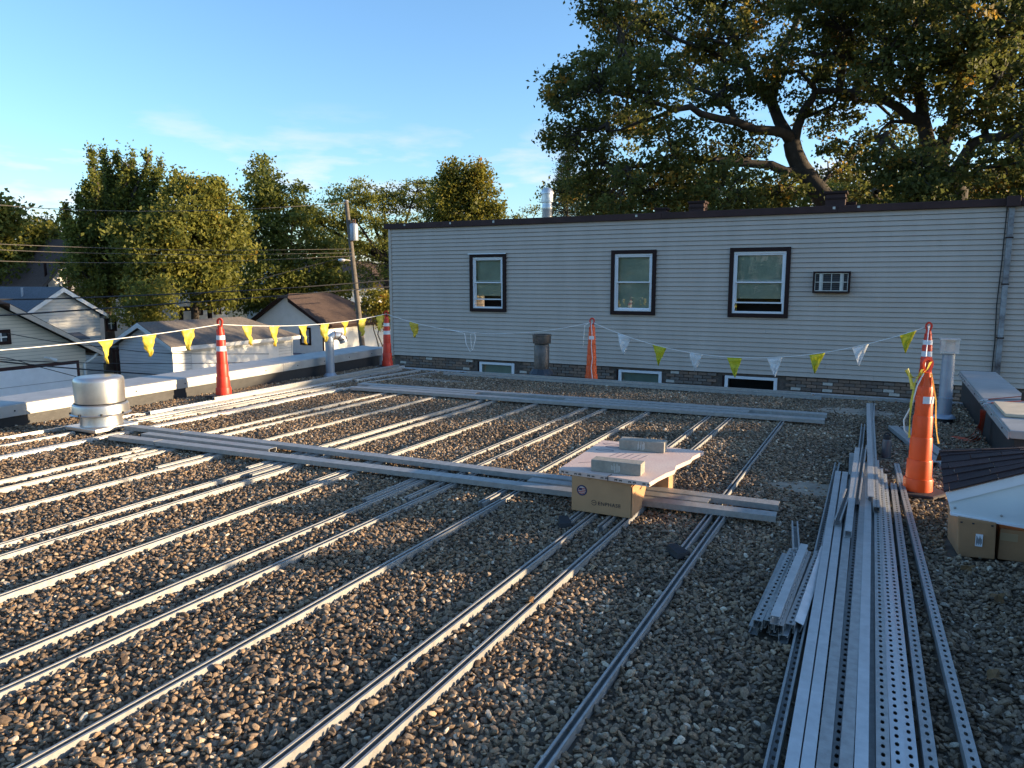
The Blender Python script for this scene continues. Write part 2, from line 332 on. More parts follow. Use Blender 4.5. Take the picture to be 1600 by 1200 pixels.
# downspout
dp = thing('downspout', 'peeling grey and brown downspout with leader head on grey wall', 'downspout', (2.03, WY, ZB))
PEEL = mat('peeling_downspout_paint', (.05, .032, .032), .55, .1, scale=3.2, col2=(.40, .42, .44))
MB().box(1.93, 2.14, WY-.2, WY-.062, ZT-.02, ZT+.17).build('leader_head', BROWN2, dp, bevel=.01)
zz = ZT-.02
for h_ in (.55, .85, 1.0, .9, .9):
    MB().box(1.985, 2.075, WY-.11, WY-.03, zz-h_+.004, zz).build('pipe_length', PEEL, dp, bevel=.008)
    MB().box(1.972, 2.088, WY-.116, WY-.0, zz-h_-.012, zz-h_+.012).build('bracket', BROWN, dp); zz -= h_
MB().tube([(1.955, WY-.03, ZT), (1.95, WY-.03, 2.0), (1.93, WY-.035, 1.2), (1.955, WY-.03, .5), (1.95, WY-.03, -.4)], .009, 5).build('cable', BLACKR, dp)
# things on its roof
fl = thing('flue_pipe', 'shiny double wall flue pipe with round cap on the grey building roof', 'flue', (-8.95, 20.2, ZT))
p = at(855, 345, 22.0)
def flue_cap(par, x, y, z, r, h):
    MB().lathe([(r, 0), (r, h*.55), (r*1.05, h*.56), (r*1.05, h*.62), (r, h*.63), (r, h*.70)], 24, (x, y, z)).build('pipe', GALV2, par, smooth='angle')
    MB().lathe([(r*1.3, h*.70), (r*1.3, h*.73), (r*1.15, h*.735), (r*1.15, h*.86), (r*1.32, h*.865), (r*1.32, h*.9), (r*.9, h*.98), (.01, h)], 24, (x, y, z)).build('cap', GALV2, par, smooth='angle')
fl.location = (p.x, p.y, ZT-.1); WL[fl.name] = Vector(fl.location)
flue_cap(fl, p.x, p.y, ZT-.1, .145, 1.42)
MB().lathe([(.17, 0), (.165, .42), (.15, .44)], 20, (p.x, p.y, ZT-.1)).build('collar', GREYP, fl, smooth='angle')
for (px, py0, wpx, D, lab, hh) in ((1035, 325, 20, 22, 'small brown roof box nearest the shiny flue on the grey building', .2), (1091, 315, 26, 22, 'middle brown capped chimney on the grey building roof', .4), (1307, 300, 30, 21, 'tallest brown capped chimney in front of the oak trunk', .75), (1328, 316, 17, 21.2, 'low brown roof box beside the tallest chimney', .35)):
    p = at(px, py0, D); w = wpx*D/FPX/2
    ch = thing('roof_chimney', lab, 'chimney', (p.x, p.y, ZT-.1), 'brown chimneys on the grey building roof')
    MB().box(p.x-w*.85, p.x+w*.85, p.y-w*.85, p.y+w*.85, ZT-.1, p.z-.07).build('shaft', BROWN2, ch, bevel=.01)
    MB().box(p.x-w, p.x+w, p.y-w, p.y+w, p.z-.068, p.z).build('cap', BROWN, ch, bevel=.012)
    MB().box(p.x-w*.93, p.x+w*.93, p.y-w*.93, p.y+w*.93, p.z-.2, p.z-.16).build('band', BROWN, ch)

# ================================================================== STRUT CHANNELS
CW, CHH, CT = .0206, .041, .0026
CHM = {}
def channel_mesh(L, mode, slotted, shiny=False):
    key = (round(L, 2), mode, slotted, shiny)
    if key in CHM: return CHM[key]
    L = key[0]; lip, ret = .0095, .0075
    w, h, t = CW, CHH, CT
    pf = [(-w, 0), (w, 0), (w, h), (w-lip, h), (w-lip, h-ret), (w-lip+t, h-ret), (w-lip+t, h-t), (w-t, h-t), (w-t, t), (-w+t, t), (-w+t, h-t), (-w+lip-t, h-t), (-w+lip-t, h-ret), (-w+lip, h-ret), (-w+lip, h), (-w, h)]
    n = len(pf); m = MB()
    m.v = [(x, 0, z) for x, z in pf]+[(x, L, z) for x, z in pf]
    skip = {0, 8} if slotted else set()
    fs = [(i, (i+1) % n, (i+1) % n+n, i+n) for i in range(n) if i not in skip]
    fs += [tuple(range(n-1, -1, -1)), tuple(range(n, 2*n))]
    m.f = fs; m.m = [0]*len(fs)
    if slotted:
        k = max(1, int(L/.05)); cl = L/k
        for c in range(k):
            y0 = c*cl; ym = y0+cl/2; y1 = y0+cl
            hx, hy = .0072, .0135
            def ring(W_, z): return [(-W_, y0, z), (0, y0, z), (W_, y0, z), (W_, ym, z), (W_, y1, z), (0, y1, z), (-W_, y1, z), (-W_, ym, z)]
            def hole(z): return [(-hx*.75, ym-hy*.72, z), (0, ym-hy, z), (hx*.75, ym-hy*.72, z), (hx, ym, z), (hx*.75, ym+hy*.72, z), (0, ym+hy, z), (-hx*.75, ym+hy*.72, z), (-hx, ym, z)]
            vs = ring(w, 0)+hole(0)+ring(w-t, t)+hole(t)
            f = []
            for i in range(8):
                j = (i+1) % 8
                f += [(i, i+8, j+8, j), (i+16, j+16, j+24, i+24), (i+8, i+24, j+24, j+8)]
            m.add(vs, f)
    if mode == 'down': m.v = [(-x, y, h-z) for x, y, z in m.v]
    if mode == 'side': m.v = [(h/2-z, y, x+w) for x, y, z in m.v]
    if mode == 'sider': m.v = [(z-h/2, y, w-x) for x, y, z in m.v]
    me = bpy.data.meshes.new('steel_channel'); me.from_pydata(m.v, [], m.f); me.materials.append(GALV2 if shiny else GALV)
    CHM[key] = me; return me
FOOT = []                                            # footprints kept free of stones: x0,y0,x1,y1,half width
def channel(p0, p1, z, mode, slotted, label, group, shiny=False, tilt=0, roll=0, name='steel_channel', foot=True):
    a = Vector((*p0, 0)); b = Vector((*p1, 0)); L = (b-a).length
    o = bpy.data.objects.new(name, channel_mesh(L, mode, slotted, shiny)); C.objects.link(o)
    o.location = (p0[0], p0[1], z); o.rotation_euler = (tilt, roll, math.atan2(-(b-a).x, (b-a).y))
    if foot: FOOT.append((p0[0], p0[1], p1[0], p1[1], .023))
    WL[o.name] = Vector(o.location); return tag(o, label, 'steel channel', group)
RX = [-6.35, -6.11, -5.52, -4.80, -4.60, -4.00, -3.31, -3.05, -2.49, -1.76, -1.52, -.935]
GR = 'channels laid in rows along the gravel'
RZ = -.001
for i, x in enumerate(RX):
    d = random.uniform(.045, .085); sx = random.uniform(-.012, .012)
    e = 5.30+random.uniform(-.03, .08)
    channel((x-.012, -.75+random.uniform(0, .2)), (x+d, e), RZ, 'up', False, f'{ORD[i]} open channel from the left in front of the near cross row', GR)
    st = 4.38+random.uniform(-.18, .2)
    xo = x-.035-random.uniform(0, .02)
    channel((xo, st), (x+sx, 9.0+.05*(x+.5)+random.uniform(-.05, .06)), RZ, 'up', False, f'{ORD[i]} open channel from the left between the two cross rows', GR)
    if i in (9, 11):
        f = MB(); c = Vector((xo-.02, st-.03, .012)); M = Matrix.Translation(c)@Matrix.Rotation(.3+.2*i, 4, 'Z')
        f.add([M@Vector(q) for q in [(-.07, -.05, 0), (.07, -.035, 0), (.07, .04, 0), (-.06, .05, 0), (-.06, -.04, .035), (.06, -.03, .05), (.06, .03, .05), (-.05, .04, .03)]], [(0, 1, 5, 4), (1, 2, 6, 5), (2, 3, 7, 6), (3, 0, 4, 7), (4, 5, 6, 7)])
        tag(f.build('rubber_foot', BLACKR, loc=tuple(c)), 'black rubber foot at the %s channel end, %s' % (ORD[i], 'in front of the cardboard box' if i == 9 else 'right of the cardboard box'), 'rubber foot')
def cross(line, z, segs, grp):
    for (row, a, b, lab) in segs:
        y = line[row]; ya = y[0]+(a+.55)*y[1]; yb = y[0]+(b+.55)*y[1]
        channel((a, ya), (b, yb), z, 'down', False, lab, grp, foot=False).scale.x = y[2]
z1 = RZ+CHH+.0025
cross({'f': (5.10, .050, 2.7), 'm': (5.235, .038, 2.5), 'r': (5.370, .026, 2.7)}, z1, [('f', -6.30, -.545, 'front channel of the near cross row, its long length passing behind the cardboard box'), ('f', -6.95, -6.306, 'short front left end piece of the near cross row beside the exhaust fan'),
     ('m', -6.75, -5.05, 'left splice channel between the two near cross channels'), ('m', -2.42, -1.02, 'right splice channel of the near cross row behind the cardboard box'),
     ('r', -6.42, -.56, 'rear channel of the near cross row, nearest the foam board'), ('r', -7.28, -6.426, 'short rear left end piece of the near cross row touching the fan curb')], 'cross channels of the near row')
cross({'f': (8.96, .050, 3.4), 'm': (9.15, .052, 3.2), 'r': (9.345, .055, 3.6)}, z1, [('f', -4.9, -.50, 'front right channel of the far cross row across the gravel'), ('f', -6.95, -4.906, 'front left channel of the far cross row'),
     ('m', -6.8, -5.0, 'left splice channel in the middle of the far cross row'), ('m', -3.7, -1.35, 'right splice channel in the middle of the far cross row'),
     ('r', -5.9, -.50, 'rear right channel of the far cross row'), ('r', -7.10, -5.906, 'rear left channel of the far cross row')], 'cross channels of the far row')
for k, (a, b, y, z, lab) in enumerate(((-6.75, -.66, 10.86, .022, 'front channel of the pair lying before the vent near the far edge'), (-6.55, -.72, 10.91, .022, 'back channel of the pair lying before the vent near the far edge'), (-6.3, -.8, 10.885, .066, 'top channel stacked on the pair before the far edge'), (-.75, .55, 11.10, .02, 'short pale channel by the far edge in front of the rear orange cone'))):
    channel((a, y), (b, y+(.03 if k == 3 else 0)), z, 'down', False, lab, 'channels near the far roof edge')
# bundle along the left parapet
LB = [(-8.06, 2.4, -8.04, 5.9, .0, 'up', True), (-7.70, 2.2, -7.68, 4.84, .0, 'down', False), (-7.99, 5.78, -8.06, 11.2, .0, 'up', True), (-7.93, 5.95, -7.97, 11.4, .02, 'down', True),
      (-7.86, 6.3, -7.90, 10.6, .0, 'up', True), (-7.79, 5.55, -7.82, 11.1, .0, 'down', False), (-7.70, 5.6, -7.74, 9.6, .0, 'sider', True), (-7.60, 5.5, -7.55, 8.7, .0, 'down', True),
      (-7.20, 2.7, -7.24, 8.75, .0, 'sider', True), (-7.15, 3.0, -7.16, 8.9, .0, 'down', True), (-7.9, 6.9, -7.95, 11.2, .062, 'down', True), (-7.46, 5.6, -7.44, 8.8, .0, 'up', True),
      (-7.60, 9.5, -7.45, 11.15, .0, 'down', True), (-7.3, 9.3, -7.0, 11.1, .0, 'sider', True)]
for i, (a, y0, b, y1, z, md, sl_) in enumerate(LB):
    channel((a, y0), (b, y1), z, md, sl_, f'{ORD[i]} {"slotted" if sl_ else "plain"} channel in the bundle along the left parapet, counted from the wall', 'bundle along the left parapet', shiny=(i % 3 == 0))
# pile on the right: x at y=2.45, x at far end, far y, z, mode, slotted, length
RP = [(-.235, -.262, 6.95, .018, 'up', True, 6.1), (-.168, -.232, 6.45, .062, 'down', False, 5.9), (-.122, -.180, 6.45, .062, 'down', False, 5.9), (-.076, -.125, 6.85, .063, 'down', False, 6.1),
      (-.040, -.075, 7.3, .018, 'down', True, 6.1), (-.010, -.040, 6.85, .066, 'down', False, 6.1), (.034, -.010, 6.80, .068, 'down', False, 6.0), (.078, .020, 6.6, .018, 'side', True, 5.9),
      (.098, .045, 7.0, .064, 'down', True, 6.1), (.143, .075, 6.75, .052, 'down', True, 6.1), (.187, .105, 6.70, .02, 'down', True, 6.1), (.246, .172, 6.42, .018, 'down', True, 5.8), (.378, .205, 7.15, .018, 'down', True, 6.4),
      (-.165, -.225, 6.3, .018, 'up', True, 6.0), (-.105, -.165, 6.4, .018, 'up', True, 6.0), (.01, -.03, 6.6, .02, 'up', True, 6.0)]
for i, (xn, xf, yf, z, md, sl_, L) in enumerate(RP):
    dx = (xf-xn)/(yf-2.45); p1 = (xf, yf); p0 = (xf-dx*L, yf-L)
    lab = f'{ORD[i]} {"slotted" if sl_ else "plain"} channel from the left in the right hand pile' if i < 13 else ['bottom slotted channel hidden under the second channel of the right hand pile', 'bottom slotted channel hidden under the third channel of the right hand pile', 'bottom slotted channel hidden under the sixth channel of the right hand pile'][i-13]
    channel(p0, p1, z, md, sl_, lab, 'right hand channel pile', shiny=i in (1, 2, 6, 9, 10))
for k, (x0, y0, x1, y1, z, md, lab) in enumerate(((.055, 5.35, -.035, 10.7, .108, 'down', 'slotted channel on top of the pile running far back, right one'), (.018, 5.6, -.075, 10.65, .108, 'side', 'slotted channel on top of the pile running far back, middle one'), (.0, 6.6, -.015, 10.62, .02, 'up', 'slotted channel running far back from the pile, on the gravel'), (-.09, 6.9, -.10, 9.0, .02, 'up', 'shorter channel beside the long ones running far back'),
        (-.165, 4.95, -.13, 5.75, .105, 'up', 'short slotted offcut lying open on the right hand pile'), (-.095, 4.75, -.115, 7.25, .106, 'side', 'shiny channel tipped on its side on the right hand pile'), (-.07, 5.5, -.06, 7.4, .108, 'up', 'open slotted channel crossing the top of the right hand pile'), (-.135, 6.5, -.16, 7.35, .03, 'sider', 'short channel at the far left end of the right hand pile'))):
    channel((x0, y0), (x1, y1), z, md, True if k != 5 else False, lab, 'loose channels on the right hand pile', shiny=k in (1, 5), foot=k in (2, 3, 7), tilt=-.02 if k < 2 else 0)
# bundle of short pieces left of the pile
SB = [(-.452, .012, 'side'), (-.408, .012, 'down'), (-.362, .012, 'up'), (-.316, .012, 'sider'), (-.43, .055, 'down'), (-.385, .055, 'down'), (-.338, .056, 'down'), (-.294, .05, 'down'), (-.355, .098, 'sider')]
for i, (x, z, md) in enumerate(SB):
    dy = random.uniform(-.05, .05)
    channel((x+.01, 3.40+dy), (x+.045+random.uniform(-.012, .012), 4.45+dy), z, md, i != 8, f'{ORD[i]} short slotted channel piece in the small bundle left of the pile' if i != 8 else 'short plain channel piece lying on top of the small bundle', 'bundle of short channel pieces', shiny=i in (3, 8))
channel((-.335, 4.25), (-.425, 5.05), .06, 'up', False, 'short channel piece sticking out behind the small bundle', 'bundle of short channel pieces', tilt=-.04)
channel((-.262, 3.45), (-.225, 4.55), .052, 'down', False, 'short plain channel leaning between the small bundle and the pile', 'bundle of short channel pieces', shiny=True, roll=.35)
for k in range(5):
    u = Vector((.36, -1.75)).normalized(); nrm = Vector((-u.y, u.x))
    a = Vector((.17, 9.05))+nrm*(.044*k); b = a+u*(1.72+.06*(k % 2))
    channel((b.x, b.y), (a.x, a.y), .014+(.0 if k < 4 else .0), 'down' if k != 2 else 'up', False, f'{ORD[k]} of five plain channels lying slantwise behind the near orange cone', 'five channels behind the near cone')

# ================================================================== CONES
def cone(loc, rz, label, banded, m, height=1.06, base='hex', lean=0.):
    t = thing('traffic_cone', label, 'traffic cone', loc, 'orange channelizer cones'); t.rotation_euler = (0, lean, rz)
    n = 8; s = height/1.06; zb = .022
    tiers = [(.104, 0, .10), (.090, .10, .25), (.079, .25, .43), (.070, .43, .60), (.062, .60, .755), (.055, .755, .83)]
    bodyp = []
    for r, a, b in tiers: bodyp += [(r, zb+a*s), (r-.0015, zb+(b-.012)*s), (r-.005, zb+(b-.001)*s)]
    MB().lathe(bodyp, 16, (0, 0, 0)).build('body', m, t, smooth='angle', local=True)
    MB().lathe([(.050, zb+.83*s), (.036, zb+.90*s), (.034, zb+.94*s)], 12).build('neck', m, t, smooth='angle', local=True)
    h = MB(); z0 = zb+.92*s                           # flat looped handle with wavy outline
    oc, ic = [], []
    for k in range(24):
        a = 2*PI*k/24; wv = 1+.12*math.cos(3*a)
        oc.append((.042*math.sin(a)*wv, .075*(1-math.cos(a))*s*.95)); ic.append((.022*math.sin(a)*wv, .075*s*.95*(1-math.cos(a)*.66)))
    vs = [(x, y_, z0+z) for y_ in (-.011, .011) for c_ in (oc, ic) for x, z in c_]
    fs = []
    for k in range(24):
        j = (k+1) % 24
        fs += [(k, j, 24+j, 24+k), (48+k, 72+k, 72+j, 48+j), (k, 48+k, 48+j, j), (24+k, 24+j, 72+j, 72+k)]
    h.add(vs, fs).build('handle', RED, t, smooth='angle', local=True)
    for k in range(4):
        a = PI/2*k+.4; MB().box(-.006, .006, .030, .050, zb+.83*s, zb+.905*s, M=Matrix.Rotation(a, 4, 'Z')).build('neck_rib', m, t, local=True)
    if banded:
        for (r, a, b) in ((.0625, .605, .675), (.0555, .762, .822)):
            MB().lathe([(r+.003, zb+a*s), (r+.0015, zb+b*s)], 16).build('reflective_band', WHITEB, t, smooth='angle', local=True)
    else:
        for a in (-1.9, -1.25):
            M = Matrix.Rotation(a, 4, 'Z'); MB().box(.0605, .0632, -.024, .024, zb+.70*s, zb+.755*s, M=M).build('sticker', WHITEB, t, local=True)
    nb = 6 if base == 'hex' else 4
    rb = .21 if base == 'hex' else .25
    MB().lathe([(rb, 0), (rb, .016), (rb-.012, .022), (.10, .022)], nb).build('base_plate', RUBBER if base == 'hex' else BLACKR, t, local=True)
    FOOT.append((loc[0]-.17, loc[1], loc[0]+.17, loc[1], .17))
    return t
cone((.34, 6.40, .012), .5, 'bright orange cone on a hexagonal rubber base beside the channel pile', False, ORANGE, 1.04)
cone((.58, 11.22, .012), .1, 'red cone with white bands beside the grey flue at the far edge', True, RED, 1.07, 'sq')
c3 = cone((-4.16, 11.22, .012), .2, 'orange cone without bands in the middle of the far edge, white cord hanging on it', False, ORANGE, 1.02, 'sq')
cone((-8.38, 11.45, .012), .4, 'red banded cone where the left parapet meets the far edge', True, RED, 1.05, 'sq')
cone((-8.13, 7.28, .055), .3, 'red banded cone by the left parapet near the exhaust fan', True, RED, 1.06, 'none' if False else 'sq')

# ================================================================== ROPES AND PENNANTS
def sag(a, b, s, n=24): return [Vector(a).lerp(Vector(b), k/n)+Vector((0, 0, -s*4*(k/n)*(1-k/n))) for k in range(n+1)]
def pennant(par, p, d, mat_, size=1., seed=0):
    rn = random.Random(seed); d = Vector((d.x, d.y, d.z)); dh = Vector((d.x, d.y, 0)).normalized(); nrm = Vector((-dh.y, dh.x, 0)); NR = 9
    w, h = .215*size, .295*size; vs = []; fs = []; row = []
    sw = rn.uniform(-.25, .25); ph = rn.uniform(0, 6); tw = rn.uniform(-.5, .5); sh_ = rn.uniform(-.3, .3)
    for r in range(NR):
        t = r/(NR-1); k = max(2, 6-int(t*5)); ww = w*(1-t)+.006; ids = []
        for c in range(6):
            u = c/5-.5
            rip = .022*math.sin(ph+u*7+t*6)*(.3+t)+.01*math.sin(ph*2+t*17)
            q = p+d*(u*ww)+Vector((0, 0, -h*t))+nrm*(rip+sw*h*t*t*.5)+dh*(sh_*h*t*.3)+nrm*(u*ww*math.sin(tw*t*3))
            ids.append(len(vs)); vs.append(q)
        row.append(ids)
    for a, b in zip(row, row[1:]):
        for c in range(5): fs.append((a[c], a[c+1], b[c+1], b[c]))
    o = MB().add(vs, fs).build('pennant', mat_, par, smooth=True)
    so_ = o.modifiers.new('thickness', 'SOLIDIFY'); so_.thickness = .0012
def span(label, pts, flags, rr=.0055):
    mid = pts[len(pts)//2]
    t = thing('pennant_line', label, 'pennant line', tuple(mid), 'pennant lines strung between the cones')
    MB().tube(pts, rr, 6).build('rope', ROPE, t, smooth=True)
    L = len(pts)-1
    for i, (f, m_) in enumerate(flags):
        k = min(L-1, int(f*L)); u = f*L-k; p = pts[k].lerp(pts[k+1], u); d = (pts[k+1]-pts[k]).normalized()
        pennant(t, p, d, m_, random.uniform(.92, 1.06), i+int(mid.x*10))
TL = Vector((-8.13, 7.28, 1.05)); T2 = Vector((-8.38, 11.45, 1.02)); T3 = Vector((-4.16, 11.22, .98)); TF = Vector((.58, 11.22, 1.05)); TN = Vector((.34, 6.40, 1.0))
span('yellow pennant line running out of the picture to the left', sag((-8.0, 1.6, 1.05), TL, .11), [(.28, YEL), (.42, YEL), (.698, YEL), (.80, YEL), (.905, YEL)])
span('yellow pennant line between the two red cones along the left parapet', sag(TL, T2, .10), [(.125, YEL), (.26, YEL), (.42, YEL), (.55, YEL), (.685, YEL), (.81, YEL), (.945, YEL)])
span('nearly bare pennant line passing behind the black roof vent', sag(T2, T3, .27), [(.155, YEL)])
span('sagging line of yellow and clear pennants along the grey building', sag(T3, TF, .50), [(.115, CLEARP), (.235, YELG), (.355, CLEARP), (.475, YELG), (.595, CLEARP), (.715, YELG), (.83, CLEARP), (.95, YELG)])
# loose loop of cord and cord on the cones
lp = T2.lerp(T3, .42)+Vector((0, -.01, -.27))
def loose(label, pts, r=.006): tag(MB().tube(pts, r, 6).build('loose_cord', ROPE, smooth=True, loc=tuple(pts[0])), label, 'cord')
loose('loose white cord looped under the line left of the roof vent', [lp+Vector(q) for q in [(-.28, 0, .03), (-.1, 0, -.0), (0, 0, -.02), (.04, -.02, -.2), (.12, -.02, -.34), (.17, -.01, -.30), (.22, 0, -.1), (.2, .01, -.01), (.12, .01, -.02), (.13, 0, -.2), (.15, -.01, -.29)]])
loose('white cord hanging down the middle far cone', [Vector(q) for q in [(-4.14, 11.13, .97), (-4.12, 11.12, .8), (-4.125, 11.11, .6), (-4.10, 11.10, .4), (-4.115, 11.09, .25), (-4.08, 11.06, .08), (-4.14, 11.0, .035), (-4.24, 10.99, .03)]])
loose('white cord end hanging left of the middle far cone', [Vector(q) for q in [(-4.17, 11.14, .98), (-4.25, 11.13, .93), (-4.26, 11.12, .75), (-4.27, 11.12, .58)]])
loose('white cord from the far red cone down to the near orange cone', sag(TF, TN+Vector((-.02, 0, -.08)), .10, 16))
loose('white cord hanging down the side of the near orange cone', [TN+Vector(q) for q in [(-.02, -.03, -.05), (-.06, -.05, -.15), (-.085, -.05, -.3), (-.13, -.04, -.42), (-.12, -.04, -.50), (-.09, -.05, -.53)]])
tp = thing('caution_tape', 'yellow plastic tape tied round the near orange cone handle', 'tape', tuple(TN))
def ribbon(par, pts, wd, mt, nm='tape_tail'):
    vs, fs = [], []
    for i, (p, a) in enumerate(pts):
        u = Vector((math.cos(a), math.sin(a), .15))*wd/2; vs += [Vector(p)-u, Vector(p)+u]
        if i: fs.append((2*i-2, 2*i-1, 2*i+1, 2*i))
    return MB().add(vs, fs).build(nm, mt, par, smooth=True)
N = lambda *q: TN+Vector(q)
ribbon(tp, [(N(-.03, -.03, -.02), .2), (N(-.075, -.05, -.12), .9), (N(-.09, -.06, -.28), .3), (N(-.09, -.06, -.42), 1.2), (N(-.085, -.065, -.55), .5)], .02, YEL)
ribbon(tp, [(N(.03, -.03, -.05), .2), (N(.075, -.03, -.25), .8), (N(.085, -.04, -.42), .4), (N(.10, -.05, -.52), 1.1), (N(.115, -.05, -.58), .2)], .013, YEL)
ribbon(tp, [(N(-.14, -.04, -.03), .9), (N(-.10, -.05, -.09), .4), (N(-.05, -.04, -.07), .7), (N(0, -.04, -.02), 1.2), (N(.02, -.045, .04), .9)], .035, YEL)
ribbon(tp, [(N(-.13, -.05, -.02), 1.3), (N(-.10, -.06, -.12), 1.0), (N(-.085, -.06, -.17), .6)], .04, YEL)

# ================================================================== ROOF EQUIPMENT
fan = thing('exhaust_fan', 'round spun aluminium exhaust fan on a square curb by the left parapet', 'exhaust fan', (-7.63, 5.13, 0))
fx, fy = -7.63, 5.13
MB().box(fx-.22, fx+.22, fy-.22, fy+.22, -.1, .033).build('curb', MEMB, fan)
MB().box(fx-.255, fx+.255, fy-.255, fy+.255, .035, .078).build('curb_cap', ALU, fan, bevel=.006)
MB().lathe([(.215, .019), (.21, .035), (.205, .15)], 40, (fx, fy, .06)).build('throat', ALU, fan, smooth='angle')
MB().lathe([(.300, .140), (.303, .148), (.287, .158), (.283, .225), (.276, .25), (.25, .268)], 48, (fx, fy, .06)).build('wind_band', ALU, fan, smooth='angle')
MB().lathe([(.236, .262), (.248, .266), (.252, .50), (.245, .532), (.226, .548), (.14, .556), (.01, .558)], 48, (fx, fy, .06)).build('hood', ALU, fan, smooth='angle')
MB().lathe([(.2555, .258), (.2575, .262), (.2575, .270), (.2535, .273)], 48, (fx, fy, .06)).build('shadow_gap', BLACKR, fan, smooth='angle')
for k in range(8):
    a = 2*PI*k/8+.2; MB().box(fx+.293*math.cos(a)-.008, fx+.293*math.cos(a)+.008, fy+.293*math.sin(a)-.008, fy+.293*math.sin(a)+.008, .210, .232).build('clip', BLACKR, fan)
FOOT.append((fx-.25, fy, fx+.25, fy, .26))
gn = thing('gooseneck_vent', 'grey gooseneck vent pipe with bent top against the left parapet', 'vent pipe', (-8.43, 9.87, 0))
gx, gy = -8.43, 9.87
MB().lathe([(.115, .0), (.11, .03), (.078, .07)], 20, (gx, gy, 0)).build('flashing_boot', GREYP, gn, smooth='angle')
MB().lathe([(.074, .03), (.074, .60), (.079, .605), (.079, .66), (.07, .70)], 20, (gx, gy, 0)).build('pipe', GREYP, gn, smooth='angle')
el = [(gx, gy, .60), (gx+.01, gy+.02, .67), (gx+.05, gy+.07, .71), (gx+.10, gy+.14, .70), (gx+.13, gy+.19, .65), (gx+.14, gy+.21, .59)]
MB().tube(el, [.07, .072, .074, .073, .072, .074], 16).build('elbow', GALV2, gn, smooth='angle')
for k in (2, 3, 4): MB().tube([Vector(el[k])-(Vector(el[k+1])-Vector(el[k])).normalized()*.006, Vector(el[k])+(Vector(el[k+1])-Vector(el[k])).normalized()*.006], .079, 16).build('seam_ring', mat('rusty_seam', (.16, .07, .04), .7, .2), gn)
rv = thing('roof_vent', 'blackened steel roof vent pipe with collar near the far roof edge', 'vent pipe', (-5.06, 11.25, 0))
vx, vy = -5.06, 11.25
MB().lathe([(.155, 0), (.15, .06)], 20, (vx, vy, 0)).build('stub', MATS['weathered_flue'], rv, smooth='angle')
MB().lathe([(.215, .075), (.212, .10), (.150, .175)], 10, (vx, vy, 0)).build('storm_collar', mat('dark_collar', (.05, .055, .065), .5, .4), rv)
for k in range(7): a = 2*PI*k/7; MB().box(vx+.13*math.cos(a)-.012, vx+.13*math.cos(a)+.012, vy+.13*math.sin(a)-.012, vy+.13*math.sin(a)+.012, .0, .08).build('leg', GALV, rv)
MB().lathe([(.128, .17), (.128, .56), (.122, .57), (.122, .59)], 28, (vx, vy, 0)).build('pipe', FLUE, rv, smooth='angle')
MB().lathe([(.12, .60), (.152, .605), (.155, .63), (.155, .73), (.16, .735), (.16, .755), (.14, .757), (.14, .64)], 28, (vx, vy, 0)).build('cap', FLUE, rv, smooth='angle')
fp = thing('flue_vent', 'grey flue pipe with square metal cap beside the right parapet', 'vent pipe', (.735, 9.87, 0))
qx, qy = .735, 9.87
MB().lathe([(.10, -.01), (.10, .05)], 18, (qx, qy, 0)).build('boot', BLACKR, fp)
MB().lathe([(.125, .055), (.12, .07), (.080, .10)], 18, (qx, qy, 0)).build('flashing_cone', GREYP, fp, smooth='angle')
MB().lathe([(.074, .09), (.074, .28), (.079, .282), (.079, .295), (.071, .297), (.066, .80), (.07, .805), (.07, .82)], 24, (qx, qy, 0)).build('pipe', GREYP, fp, smooth='angle')
m = MB(); e = .092
for a, b in ((-e, -e+.045), (e-.045, e)):
    m.box(qx+a, qx+b, qy-e, qy-e+.004, .822, .97).box(qx+a, qx+b, qy+e-.004, qy+e, .822, .97)
m.box(qx-e+.048, qx+e-.048, qy-.05, qy+.05, .822, .97)
m.build('cap_walls', GALV2, fp); MB().box(qx-e-.012, qx+e+.012, qy-e-.012, qy+e+.012, .971, .982).box(qx-e-.006, qx+e+.006, qy-e-.006, qy+e+.006, .815, .8215).build('cap_plates', GALV2, fp)
bt = thing('water_bottle', 'dark grey water bottle with black lid standing on the gravel by the pile', 'bottle', (.125, 7.55, .01))
MB().lathe([(.036, 0), (.040, .004), (.040, .16), (.036, .175), (.033, .18)], 24, (.125, 7.55, .012)).build('body', BOTTLE, bt, smooth='angle')
MB().lathe([(.036, .178), (.037, .20), (.033, .212), (.02, .215)], 20, (.125, 7.55, .012)).build('lid', BLACKR, bt, smooth='angle')
MB().tube([(.1, 7.55, .215), (.105, 7.55, .238), (.125, 7.55, .246), (.145, 7.55, .238), (.15, 7.55, .215)], .007, 6).build('lid_handle', BLACKR, bt, smooth=True)

# ================================================================== BOX, FOAM BOARD, BLOCKS
def text_mesh(body, size):
    cu = bpy.data.curves.new('txt', 'FONT'); cu.body = body; cu.size = size; cu.align_x = 'LEFT'; cu.space_character = 1.14; cu.offset = size*.012
    o = bpy.data.objects.new('txt', cu); C.objects.link(o); bpy.context.view_layer.update()
    me = bpy.data.meshes.new_from_object(o.evaluated_get(bpy.context.evaluated_depsgraph_get())); bpy.data.objects.remove(o); return me
bx0, bx1, by0, by1, bz0, bz1 = -1.873, -1.440, 4.69, 4.962, z1-.001, .292
cb = thing('cardboard_box', 'cardboard box printed ENPHASE with round flag emblem under the foam board', 'box', (-1.65, 4.86, .05))
body = MB().box(bx0, bx1, by0, by1, bz0, bz1).build('carton', CARD, cb, bevel=.004)
